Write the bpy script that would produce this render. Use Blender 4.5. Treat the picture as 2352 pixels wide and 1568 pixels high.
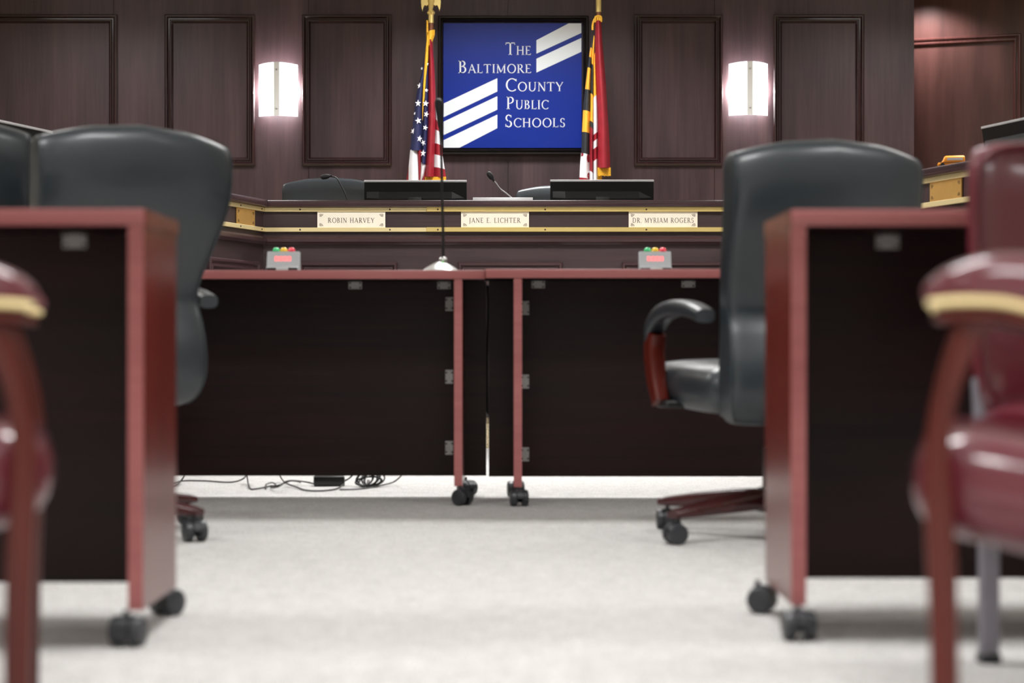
import bpy, bmesh, math, random
from mathutils import Vector, Matrix

random.seed(7)
for o in list(bpy.data.objects):
    bpy.data.objects.remove(o)
scene = bpy.context.scene
COL = scene.collection
PI = math.pi

# ------------------------------------------------------------------ camera
F = 2352 * 66.0 / 36.0          # focal length in pixels of the 2352 px frame
H = 0.52                        # eye height above the carpet
cam_d = bpy.data.cameras.new('camera')
cam_d.lens = 66.0
cam_d.sensor_width = 36.0
cam_d.clip_end = 60
cam_d.dof.use_dof = True
cam_d.dof.focus_distance = 9.2
cam_d.dof.aperture_fstop = 2.7
cam = bpy.data.objects.new('camera', cam_d)
cam.location = (0, 0, H)
cam.rotation_euler = (PI / 2, 0, 0)
COL.objects.link(cam)
scene.camera = cam

# ------------------------------------------------------------------ world, exposure
w = bpy.data.worlds.new('world')
scene.world = w
w.use_nodes = True
w.node_tree.nodes['Background'].inputs[0].default_value = (0.9, 0.95, 1, 1)
w.node_tree.nodes['Background'].inputs[1].default_value = 0.02
vs = scene.view_settings
vs.view_transform = 'Standard'
vs.look = 'None'
vs.gamma = 1
vs.use_curve_mapping = False
vs.exposure = 0.12

CEIL = 2.85
# rows of ceiling troffers: (x, y, power); farthest row is added to brighten wall and sign
TROFFERS = []
for ty, pw in ((-0.6, 84), (3.4, 36), (7.4, 55), (10.3, 48)):
    for tx in (-2.5, 0.0, 2.5):
        TROFFERS.append((tx, ty, pw if (ty < 9 or tx == 0) else pw * 0.5))
for i, (tx, ty, pw) in enumerate(TROFFERS):
    ld = bpy.data.lights.new('troffer_light', 'AREA')
    ld.shape = 'RECTANGLE'
    ld.size = 1.1
    ld.size_y = 0.5
    ld.energy = pw
    ld.color = (1.0, 0.995, 0.99)
    ld.spread = math.radians(142 if ty > 9 else 128)
    lo = bpy.data.objects.new('troffer_light', ld)
    lo.location = (tx, ty, CEIL - 0.03)
    COL.objects.link(lo)
# recessed downlight that washes the side wall beyond the end of the panelled wall
ld = bpy.data.lights.new('downlight_lamp', 'SPOT')
ld.energy = 42
ld.spot_size = math.radians(140)
ld.spot_blend = 0.6
ld.shadow_soft_size = 0.06
lo = bpy.data.objects.new('downlight_lamp', ld)
lo.location = (2.66, 12.22, CEIL - 0.03)
COL.objects.link(lo)


# ------------------------------------------------------------------ helpers
def W(u, v, Y):
    return Vector(((u - 1176) * Y / F, Y, H + (784 - v) * Y / F))


def lin(c):
    def f(x):
        x /= 255.0
        return x / 12.92 if x <= 0.04045 else ((x + 0.055) / 1.055) ** 2.4
    return (f(c[0]), f(c[1]), f(c[2]), 1.0)


def mat(name, col, rough=0.5, metal=0.0, coat=0.0, emit=None, estr=0.0, spec=0.5, bump=0.0, bscale=200.0,
        var=0.0, vscale=8.0):
    m = bpy.data.materials.new(name)
    m.use_nodes = True
    nt = m.node_tree
    b = nt.nodes['Principled BSDF']
    c = col if len(col) == 4 else tuple(col) + (1,)
    b.inputs['Base Color'].default_value = c
    b.inputs['Roughness'].default_value = rough
    b.inputs['Metallic'].default_value = metal
    b.inputs['Coat Weight'].default_value = coat
    b.inputs['Coat Roughness'].default_value = 0.12
    b.inputs['Specular IOR Level'].default_value = spec
    if emit:
        b.inputs['Emission Color'].default_value = tuple(emit) + (1,) if len(emit) == 3 else emit
        b.inputs['Emission Strength'].default_value = estr
    if bump or var:
        tc = nt.nodes.new('ShaderNodeTexCoord')
    if bump:
        n = nt.nodes.new('ShaderNodeTexNoise')
        n.inputs['Scale'].default_value = bscale
        n.inputs['Detail'].default_value = 3
        bp = nt.nodes.new('ShaderNodeBump')
        bp.inputs['Strength'].default_value = bump
        bp.inputs['Distance'].default_value = 0.002
        nt.links.new(tc.outputs['Object'], n.inputs['Vector'])
        nt.links.new(n.outputs['Fac'], bp.inputs['Height'])
        nt.links.new(bp.outputs['Normal'], b.inputs['Normal'])
    if var:
        n2 = nt.nodes.new('ShaderNodeTexNoise')
        n2.inputs['Scale'].default_value = vscale
        n2.inputs['Detail'].default_value = 4
        rp = nt.nodes.new('ShaderNodeValToRGB')
        rp.color_ramp.elements[0].position = 0.3
        rp.color_ramp.elements[1].position = 0.7
        rp.color_ramp.elements[0].color = tuple(x * (1 - var) for x in c[:3]) + (1,)
        rp.color_ramp.elements[1].color = tuple(min(1, x * (1 + var)) for x in c[:3]) + (1,)
        nt.links.new(tc.outputs['Object'], n2.inputs['Vector'])
        nt.links.new(n2.outputs['Fac'], rp.inputs['Fac'])
        nt.links.new(rp.outputs['Color'], b.inputs['Base Color'])
    return m


def wood(name, dark, light, rough=0.35, axis='Z', coat=0.0, scale=1.0, spec=0.5, blotch=0.6):
    """streaky veneer: two stretched noises, grain along axis"""
    m = bpy.data.materials.new(name)
    m.use_nodes = True
    nt = m.node_tree
    b = nt.nodes['Principled BSDF']
    b.inputs['Roughness'].default_value = rough
    b.inputs['Coat Weight'].default_value = coat
    b.inputs['Coat Roughness'].default_value = 0.15
    b.inputs['Specular IOR Level'].default_value = spec
    tc = nt.nodes.new('ShaderNodeTexCoord')
    mp = nt.nodes.new('ShaderNodeMapping')
    s = {'X': (1.2, 30, 30), 'Y': (30, 1.2, 30), 'Z': (30, 30, 1.2)}[axis]
    mp.inputs['Scale'].default_value = tuple(v * scale for v in s)
    nt.links.new(tc.outputs['Object'], mp.inputs['Vector'])
    n = nt.nodes.new('ShaderNodeTexNoise')
    n.inputs['Scale'].default_value = 1.6
    n.inputs['Detail'].default_value = 7
    n.inputs['Roughness'].default_value = 0.65
    n.inputs['Distortion'].default_value = 0.4
    nt.links.new(mp.outputs['Vector'], n.inputs['Vector'])
    mp2 = nt.nodes.new('ShaderNodeMapping')
    s2 = {'X': (0.5, 4, 4), 'Y': (4, 0.5, 4), 'Z': (4, 4, 0.5)}[axis]
    mp2.inputs['Scale'].default_value = tuple(v * scale for v in s2)
    nt.links.new(tc.outputs['Object'], mp2.inputs['Vector'])
    n2 = nt.nodes.new('ShaderNodeTexNoise')
    n2.inputs['Scale'].default_value = 1.5
    n2.inputs['Detail'].default_value = 3
    nt.links.new(mp2.outputs['Vector'], n2.inputs['Vector'])
    mx = nt.nodes.new('ShaderNodeMix')
    mx.data_type = 'FLOAT'
    mx.inputs[0].default_value = blotch
    nt.links.new(n.outputs['Fac'], mx.inputs[2])
    nt.links.new(n2.outputs['Fac'], mx.inputs[3])
    rp = nt.nodes.new('ShaderNodeValToRGB')
    rp.color_ramp.elements[0].position = 0.36
    rp.color_ramp.elements[1].position = 0.66
    rp.color_ramp.elements[0].color = dark
    rp.color_ramp.elements[1].color = light
    nt.links.new(mx.outputs[0], rp.inputs['Fac'])
    nt.links.new(rp.outputs['Color'], b.inputs['Base Color'])
    return m


def carpet_mat(name, cols, scale=170):
    m = bpy.data.materials.new(name)
    m.use_nodes = True
    nt = m.node_tree
    b = nt.nodes['Principled BSDF']
    b.inputs['Roughness'].default_value = 0.95
    b.inputs['Specular IOR Level'].default_value = 0.1
    b.inputs['Sheen Weight'].default_value = 0.15
    tc = nt.nodes.new('ShaderNodeTexCoord')
    n = nt.nodes.new('ShaderNodeTexNoise')
    n.inputs['Scale'].default_value = scale
    n.inputs['Detail'].default_value = 2
    nt.links.new(tc.outputs['Object'], n.inputs['Vector'])
    n2 = nt.nodes.new('ShaderNodeTexNoise')
    n2.inputs['Scale'].default_value = 22
    n2.inputs['Detail'].default_value = 4
    nt.links.new(tc.outputs['Object'], n2.inputs['Vector'])
    rp = nt.nodes.new('ShaderNodeValToRGB')
    e = rp.color_ramp.elements
    e[0].position = 0.34
    e[0].color = cols[0]
    e[1].position = 0.62
    e[1].color = cols[2]
    k = e.new(0.47)
    k.color = cols[1]
    k = e.new(0.53)
    k.color = cols[3]
    nt.links.new(n.outputs['Fac'], rp.inputs['Fac'])
    hm = nt.nodes.new('ShaderNodeMapRange')
    hm.inputs[1].default_value = 0.3
    hm.inputs[2].default_value = 0.7
    hm.inputs[3].default_value = 0.86
    hm.inputs[4].default_value = 1.08
    nt.links.new(n2.outputs['Fac'], hm.inputs[0])
    mul = nt.nodes.new('ShaderNodeMix')
    mul.data_type = 'RGBA'
    mul.blend_type = 'MULTIPLY'
    mul.inputs[0].default_value = 1
    nt.links.new(rp.outputs['Color'], mul.inputs[6])
    nt.links.new(hm.outputs[0], mul.inputs[7])
    nt.links.new(mul.outputs[2], b.inputs['Base Color'])
    bp = nt.nodes.new('ShaderNodeBump')
    bp.inputs['Strength'].default_value = 0.6
    bp.inputs['Distance'].default_value = 0.004
    nt.links.new(n.outputs['Fac'], bp.inputs['Height'])
    nt.links.new(bp.outputs['Normal'], b.inputs['Normal'])
    return m


M = {}
M['wall_wood'] = wood('dark_mahogany_veneer', lin((48, 35, 39)), lin((76, 57, 60)), rough=0.42, axis='Z', spec=0.45)
M['wall_trim'] = wood('mahogany_moulding', lin((30, 16, 17)), lin((50, 27, 29)), rough=0.2, axis='Z', spec=0.6)
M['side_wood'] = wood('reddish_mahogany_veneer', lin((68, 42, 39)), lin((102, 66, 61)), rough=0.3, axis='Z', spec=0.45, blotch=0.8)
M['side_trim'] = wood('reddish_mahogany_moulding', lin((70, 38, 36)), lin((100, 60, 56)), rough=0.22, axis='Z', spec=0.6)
M['dais_wood'] = wood('dais_mahogany', lin((52, 40, 42)), lin((74, 58, 59)), rough=0.4, axis='X', spec=0.45)
M['dais_trim'] = wood('dais_mahogany_trim', lin((54, 38, 40)), lin((80, 58, 60)), rough=0.2, axis='X', spec=0.6)
M['table_wood'] = wood('table_mahogany_laminate', lin((17, 6, 7)), lin((42, 15, 16)), rough=0.42, axis='X', spec=0.3)
M['table_end'] = wood('table_end_mahogany', lin((84, 24, 17)), lin((112, 34, 24)), rough=0.26, axis='Z', spec=0.6)
M['table_edge_lit'] = wood('table_edge_lit_mahogany', lin((160, 92, 92)), lin((184, 112, 110)), rough=0.35, axis='X', spec=0.5)  # reddish edge banding, light on the front edges put into its colour
M['chair_wood'] = wood('red_chair_wood', lin((58, 13, 8)), lin((94, 27, 16)), rough=0.3, axis='Z', spec=0.4)
M['base_wood'] = wood('dark_red_chair_base_wood', lin((48, 15, 16)), lin((74, 26, 27)), rough=0.25, axis='X', spec=0.6)
M['black_leather'] = mat('black_leather', lin((33, 41, 47)), rough=0.42, spec=0.65, coat=0.18, bump=0.08, bscale=260)
M['black_plastic'] = mat('black_plastic', lin((26, 27, 29)), rough=0.4, spec=0.5, bump=0.05)
M['caster_grey'] = mat('dark_grey_caster_plastic', lin((46, 48, 52)), rough=0.38, spec=0.55, bump=0.05)
M['burgundy'] = mat('burgundy_vinyl', lin((92, 10, 32)), rough=0.42, spec=0.4, coat=1.0, bump=0.15, bscale=160)
M['brass'] = mat('polished_brass', lin((244, 218, 140)), rough=0.28, metal=0.6, bump=0.12, bscale=14)
M['brass_pale'] = mat('pale_brass', lin((246, 226, 170)), rough=0.36, metal=0.4, bump=0.08, bscale=20)
M['plate_cream'] = mat('cream_gold_plate', lin((253, 243, 224)), rough=0.38, metal=0.0, var=0.03, vscale=30)
M['plate_gold'] = mat('gold_plate', lin((222, 174, 100)), rough=0.35, metal=0.5, var=0.06, vscale=20)
M['engraving'] = mat('brown_engraving', lin((70, 46, 22)), rough=0.6, bump=0.05)
M['steel'] = mat('brushed_steel', lin((190, 192, 194)), rough=0.35, metal=1.0, bump=0.05)
M['zinc'] = mat('zinc_bracket', lin((176, 174, 172)), rough=0.45, metal=0.35, var=0.1, vscale=40)
M['chrome'] = mat('satin_chrome', lin((224, 224, 222)), rough=0.28, metal=0.8, bump=0.03)
M['grey_metal'] = mat('grey_painted_metal', lin((122, 118, 126)), rough=0.4, spec=0.5, bump=0.04)
M['silver_edge'] = mat('silver_plastic', lin((214, 214, 214)), rough=0.3, metal=0.3, bump=0.03)
M['monitor_black'] = mat('monitor_black', lin((9, 10, 11)), rough=0.5, spec=0.3, bump=0.03)
M['screen'] = mat('dark_screen_glass', lin((8, 8, 10)), rough=0.1, spec=0.5, bump=0.0, var=0.1)
M['mic_black'] = mat('black_microphone_mesh', lin((22, 22, 24)), rough=0.6, bump=0.4, bscale=700)
M['sign_blue'] = mat('royal_blue_sign_face', lin((10, 38, 130)), rough=0.3, spec=0.3, var=0.02)
M['sign_white'] = mat('white_sign_print', lin((214, 219, 223)), rough=0.4, var=0.01)
M['frame_black'] = wood('black_stained_frame', lin((14, 10, 10)), lin((26, 17, 17)), rough=0.3, axis='Z')
M['navy'] = mat('navy_flag_nylon', lin((30, 34, 78)), rough=0.6, var=0.12, vscale=30)
M['flag_red'] = mat('red_flag_nylon', lin((142, 20, 36)), rough=0.55, var=0.12, vscale=24)
M['flag_white'] = mat('white_flag_nylon', lin((228, 226, 230)), rough=0.6, var=0.04, vscale=24)
M['flag_gold'] = mat('gold_flag_nylon', lin((240, 172, 52)), rough=0.55, var=0.1, vscale=24)
M['flag_black'] = mat('black_flag_nylon', lin((34, 38, 42)), rough=0.55, var=0.1, vscale=24)
M['fringe'] = mat('gold_fringe', lin((236, 176, 44)), rough=0.6, var=0.25, vscale=160)
M['pole_wood'] = wood('flagpole_wood', lin((104, 58, 34)), lin((150, 92, 58)), rough=0.35, axis='Z')
M['shade'] = mat('lit_opal_glass', (0.9, 0.9, 0.92), rough=0.3, emit=(0.95, 0.97, 1.0), estr=2.2, var=0.01)
M['bus'] = mat('school_bus_yellow', lin((250, 158, 38)), rough=0.35, var=0.05)
M['bus_dark'] = mat('bus_black', lin((20, 20, 20)), rough=0.5, var=0.05)
M['led_red'] = mat('red_led_digits', (0.8, 0.05, 0.05), rough=0.4, emit=(1, 0.12, 0.12), estr=2.2, var=0.01)
M['dome_green'] = mat('green_lens', lin((40, 190, 110)), rough=0.25, coat=0.5, emit=(0.05, 0.6, 0.25), estr=0.25, var=0.02)
M['dome_yellow'] = mat('yellow_lens', lin((246, 196, 30)), rough=0.25, coat=0.5, emit=(0.9, 0.6, 0.02), estr=0.25, var=0.02)
M['dome_red'] = mat('red_lens', lin((236, 50, 70)), rough=0.25, coat=0.5, emit=(0.9, 0.06, 0.1), estr=0.25, var=0.02)
M['led_green'] = mat('green_led', (0.1, 0.9, 0.2), rough=0.3, emit=(0.1, 1, 0.2), estr=4, var=0.01)
M['timer_grey'] = mat('timer_grey_plastic', lin((212, 216, 220)), rough=0.4, var=0.03)
M['label_white'] = mat('white_label', lin((238, 238, 238)), rough=0.5, var=0.02)
M['cable'] = mat('black_cable', lin((18, 18, 19)), rough=0.45, bump=0.03)
M['carpet'] = carpet_mat('beige_speckled_carpet', [lin((130, 130, 127)), lin((188, 188, 185)), lin((208, 208, 206)), lin((177, 170, 168))])
M['riser_carpet'] = carpet_mat('beige_riser_carpet', [lin((160, 146, 118)), lin((200, 186, 156)), lin((216, 204, 174)), lin((190, 174, 146))], 150)
M['paint'] = mat('warm_white_paint', lin((206, 200, 190)), rough=0.8, bump=0.1, bscale=90)
M['ceiling'] = mat('white_ceiling_tile', lin((225, 224, 220)), rough=0.9, bump=0.2, bscale=120)
M['lamp_diffuser'] = mat('lit_diffuser', (0.9, 0.9, 0.9), rough=0.5, emit=(1, 0.98, 0.95), estr=2.0, var=0.01)
M['white_metal'] = mat('white_painted_metal', lin((232, 232, 230)), rough=0.4, bump=0.03)


def obj(name, bm, mats, parent=None, loc=(0, 0, 0), rz=0.0, smooth=40, rot=None):
    me = bpy.data.meshes.new(name)
    bmesh.ops.recalc_face_normals(bm, faces=bm.faces)
    bm.to_mesh(me)
    bm.free()
    if not isinstance(mats, (list, tuple)):
        mats = [mats]
    for m in mats:
        me.materials.append(M[m])
    if smooth:
        me.polygons.foreach_set('use_smooth', [True] * len(me.polygons))
        me.set_sharp_from_angle(angle=math.radians(smooth))
    o = bpy.data.objects.new(name, me)
    COL.objects.link(o)
    o.location = loc
    o.rotation_euler = rot if rot else (0, 0, rz)
    if parent:
        o.parent = parent
    return o


def link_mesh(name, me, parent, loc=(0, 0, 0), rot=(0, 0, 0)):
    o = bpy.data.objects.new(name, me)
    COL.objects.link(o)
    o.location = loc
    o.rotation_euler = rot
    o.parent = parent
    return o


def tag(o, label, cat, group=None):
    o['label'] = label
    o['category'] = cat
    if group:
        o['group'] = group
    return o


def thing(name, label, cat, loc=(0, 0, 0), rz=0.0, group=None):
    o = bpy.data.objects.new(name, None)
    o.empty_display_size = 0.1
    COL.objects.link(o)
    o.location = loc
    o.rotation_euler = (0, 0, rz)
    return tag(o, label, cat, group)


def struct(o):
    o['kind'] = 'structure'
    return o


def box(bm, x0, x1, y0, y1, z0, z1, bevel=0.0, seg=2, mi=0, mx=None):
    n0 = len(bm.verts)
    vs_ = [bm.verts.new(p) for p in ((x0, y0, z0), (x1, y0, z0), (x1, y1, z0), (x0, y1, z0),
                                     (x0, y0, z1), (x1, y0, z1), (x1, y1, z1), (x0, y1, z1))]
    fs = []
    for idx in ((0, 1, 2, 3), (4, 7, 6, 5), (0, 4, 5, 1), (1, 5, 6, 2), (2, 6, 7, 3), (3, 7, 4, 0)):
        f = bm.faces.new([vs_[i] for i in idx])
        f.material_index = mi
        fs.append(f)
    if bevel > 0:
        es = list({e for f in fs for e in f.edges})
        r = bmesh.ops.bevel(bm, geom=es, offset=bevel, segments=seg, affect='EDGES', profile=0.5)
        for f in r['faces']:
            f.material_index = mi
    if mx is not None:
        bm.verts.ensure_lookup_table()
        for v in bm.verts[n0:] if not bevel else [v for v in bm.verts if v.index == -1 or True][n0 - 0:]:
            v.co = mx @ v.co
    return bm


def BM():
    return bmesh.new()


def rbox(bm, c, s, r, cuts=5, crown=(0, 0, 0), mx=None, mi=0):
    """rounded cushion: box of full size s around c, edge radius r, crown bulge per axis"""
    hx, hy, hz = s[0] / 2, s[1] / 2, s[2] / 2
    old = set(bm.verts)
    cube = bmesh.ops.create_cube(bm, size=2)
    es = list({e_ for v in cube['verts'] for e_ in v.link_edges})
    bmesh.ops.subdivide_edges(bm, edges=es, cuts=cuts, use_grid_fill=True)
    allv = [v for v in bm.verts if v not in old]
    for v in allv:
        n = Vector(v.co)
        # concentrate vertices near the edges
        q = Vector([math.copysign(abs(t) ** 0.6, t) for t in n])
        p = Vector((q.x * hx, q.y * hy, q.z * hz))
        inner = Vector((max(-hx + r, min(hx - r, p.x)), max(-hy + r, min(hy - r, p.y)), max(-hz + r, min(hz - r, p.z))))
        d = p - inner
        if d.length > 1e-9:
            p = inner + d.normalized() * r
        ex, ey, ez = (1 - min(1, abs(p.x / hx)) ** 2), (1 - min(1, abs(p.y / hy)) ** 2), (1 - min(1, abs(p.z / hz)) ** 2)
        p.x += math.copysign(crown[0] * ey * ez, p.x) if abs(p.x) > hx - r - 1e-6 else 0
        p.y += math.copysign(crown[1] * ex * ez, p.y) if abs(p.y) > hy - r - 1e-6 else 0
        p.z += math.copysign(crown[2] * ex * ey, p.z) if abs(p.z) > hz - r - 1e-6 else 0
        p += Vector(c)
        v.co = mx @ p if mx else p
    for v in allv:
        for f in v.link_faces:
            f.material_index = mi
    return bm


def loft(bm, rings, cap=True, mi=0, closed=True):
    vr = [[bm.verts.new(p) for p in r] for r in rings]
    n = len(rings[0])
    for a, b in zip(vr[:-1], vr[1:]):
        for i in range(n if closed else n - 1):
            j = (i + 1) % n
            f = bm.faces.new((a[i], a[j], b[j], b[i]))
            f.material_index = mi
    if cap and closed:
        f = bm.faces.new(vr[0][::-1])
        f.material_index = mi
        f = bm.faces.new(vr[-1])
        f.material_index = mi
    return bm


def lathe(bm, prof, c=(0, 0, 0), n=24, axis='Z', mi=0):
    """prof: list of (radius, height)"""
    rings = []
    for r, h in prof:
        ring = []
        for i in range(n):
            a = 2 * PI * i / n
            x, y = r * math.cos(a), r * math.sin(a)
            p = {'Z': (x, y, h), 'X': (h, x, y), 'Y': (x, h, y)}[axis]
            ring.append((p[0] + c[0], p[1] + c[1], p[2] + c[2]))
        rings.append(ring)
    return loft(bm, rings, mi=mi)


def tube(bm, pts, rad, n=8, mi=0, smooth=0):
    pts = [Vector(p) for p in pts]
    if smooth:
        pts = spline(pts, smooth)
    if not isinstance(rad, (list, tuple)):
        rad = [rad] * len(pts)
    elif len(rad) != len(pts):
        m = len(rad) - 1
        rad = [rad[min(m, int(i / (len(pts) - 1) * m))] + (rad[min(m, int(i / (len(pts) - 1) * m) + 1)] - rad[min(m, int(i / (len(pts) - 1) * m))]) * (i / (len(pts) - 1) * m % 1) for i in range(len(pts))]
    rings = []
    up = Vector((0, 0, 1))
    t0 = (pts[1] - pts[0]).normalized()
    if abs(t0.dot(up)) > 0.95:
        up = Vector((1, 0, 0))
    nrm = (up - t0 * up.dot(t0)).normalized()
    for i, p in enumerate(pts):
        t = (pts[min(i + 1, len(pts) - 1)] - pts[max(i - 1, 0)]).normalized()
        nrm = (nrm - t * nrm.dot(t)).normalized()
        bn = t.cross(nrm)
        rings.append([p + (nrm * math.cos(2 * PI * k / n) + bn * math.sin(2 * PI * k / n)) * rad[i] for k in range(n)])
    return loft(bm, rings, mi=mi)


def spline(pts, sub=6):
    """Catmull-Rom through the points"""
    pts = [Vector(p) for p in pts]
    out = []
    for i in range(len(pts) - 1):
        p0 = pts[max(0, i - 1)]
        p1, p2 = pts[i], pts[i + 1]
        p3 = pts[min(len(pts) - 1, i + 2)]
        for k in range(sub):
            t = k / sub
            out.append(0.5 * ((2 * p1) + (p2 - p0) * t + (2 * p0 - 5 * p1 + 4 * p2 - p3) * t * t + (3 * p1 - p0 - 3 * p2 + p3) * t ** 3))
    out.append(pts[-1])
    return out


def sup(a, e):
    c, s = math.cos(a), math.sin(a)
    return (math.copysign(abs(c) ** (2 / e), c), math.copysign(abs(s) ** (2 / e), s))


def sweep_yz(bm, path, hx, hn, x=0.0, e=4, n=20, sub=5, mi=0, xs=None):
    """sweep a superellipse along a planar path of (y, z); hx lateral and hn in-plane half sizes per point"""
    P3 = [Vector((xs[i] if xs else x, p[0], p[1])) for i, p in enumerate(path)]
    A = [Vector((hx[i] if isinstance(hx, (list, tuple)) else hx, hn[i] if isinstance(hn, (list, tuple)) else hn, 0)) for i in range(len(path))]
    Ps, As = spline(P3, sub), spline(A, sub)
    rings = []
    for i, p in enumerate(Ps):
        t = Ps[min(i + 1, len(Ps) - 1)] - Ps[max(0, i - 1)]
        t.x = 0
        t.normalize()
        nn = Vector((0, -t.z, t.y))
        rings.append([p + Vector((1, 0, 0)) * (As[i].x * sup(2 * PI * k / n, e)[0]) + nn * (As[i].y * sup(2 * PI * k / n, e)[1]) for k in range(n)])
    return loft(bm, rings, mi=mi)


def frame_sweep(bm, x0, x1, z0, z1, prof, y=0.0, mi=0):
    """mitred moulding frame on the plane y, facing -y. prof: (inward offset, proud)"""
    rings = []
    for cx, cz, sx, sz in ((x0, z0, 1, 1), (x1, z0, -1, 1), (x1, z1, -1, -1), (x0, z1, 1, -1)):
        rings.append([(cx + sx * a, y - b, cz + sz * a) for a, b in prof])
    rings.append(rings[0])
    vr = [[bm.verts.new(p) for p in r] for r in rings[:4]]
    vr.append(vr[0])
    for a, b in zip(vr[:-1], vr[1:]):
        for i in range(len(prof) - 1):
            f = bm.faces.new((a[i], a[i + 1], b[i + 1], b[i]))
            f.material_index = mi
    return bm


def prism(bm, poly, y0, y1, mi=0):
    """polygon of (x, z) between the planes y0 (front) and y1"""
    a = [bm.verts.new((p[0], y0, p[1])) for p in poly]
    b = [bm.verts.new((p[0], y1, p[1])) for p in poly]
    f = bm.faces.new(a)
    f.material_index = mi
    f = bm.faces.new(b[::-1])
    f.material_index = mi
    for i in range(len(poly)):
        j = (i + 1) % len(poly)
        f = bm.faces.new((a[i], b[i], b[j], a[j]))
        f.material_index = mi
    return bm


PROF = [(0, 0), (0, 0.016), (0.006, 0.022), (0.014, 0.022), (0.019, 0.015), (0.023, 0.011), (0.03, 0.012),
        (0.034, 0.018), (0.041, 0.018), (0.046, 0.010), (0.052, 0.0)]

# ------------------------------------------------------------------ lettering (stroke capitals with serifs)
TH, TN = 0.115, 0.06


def _line(x0, y0, x1, y1, w, out):
    d = Vector((x1 - x0, y1 - y0))
    L = d.length
    nx, ny = -d.y / L * w / 2, d.x / L * w / 2
    # strokes that lean keep flat ends
    out.append([(x0 + nx, y0 + ny), (x0 - nx, y0 - ny), (x1 - nx, y1 - ny), (x1 + nx, y1 + ny)])


def _arc(cx, cy, rx, ry, a0, a1, out, thick=TH, thin=TN, n=18):
    pts = []
    for i in range(n + 1):
        a = math.radians(a0 + (a1 - a0) * i / n)
        wv = thin + (thick - thin) * abs(math.cos(a)) ** 1.3
        pts.append((cx + (rx - wv / 2) * math.cos(a), cy + (ry - wv / 2) * math.sin(a), a, wv))
    for p, q in zip(pts[:-1], pts[1:]):
        def pt(k, s):
            return (k[0] + math.cos(k[2]) * k[3] / 2 * s, k[1] + math.sin(k[2]) * k[3] / 2 * s)
        out.append([pt(p, -1), pt(p, 1), pt(q, 1), pt(q, -1)])


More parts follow.
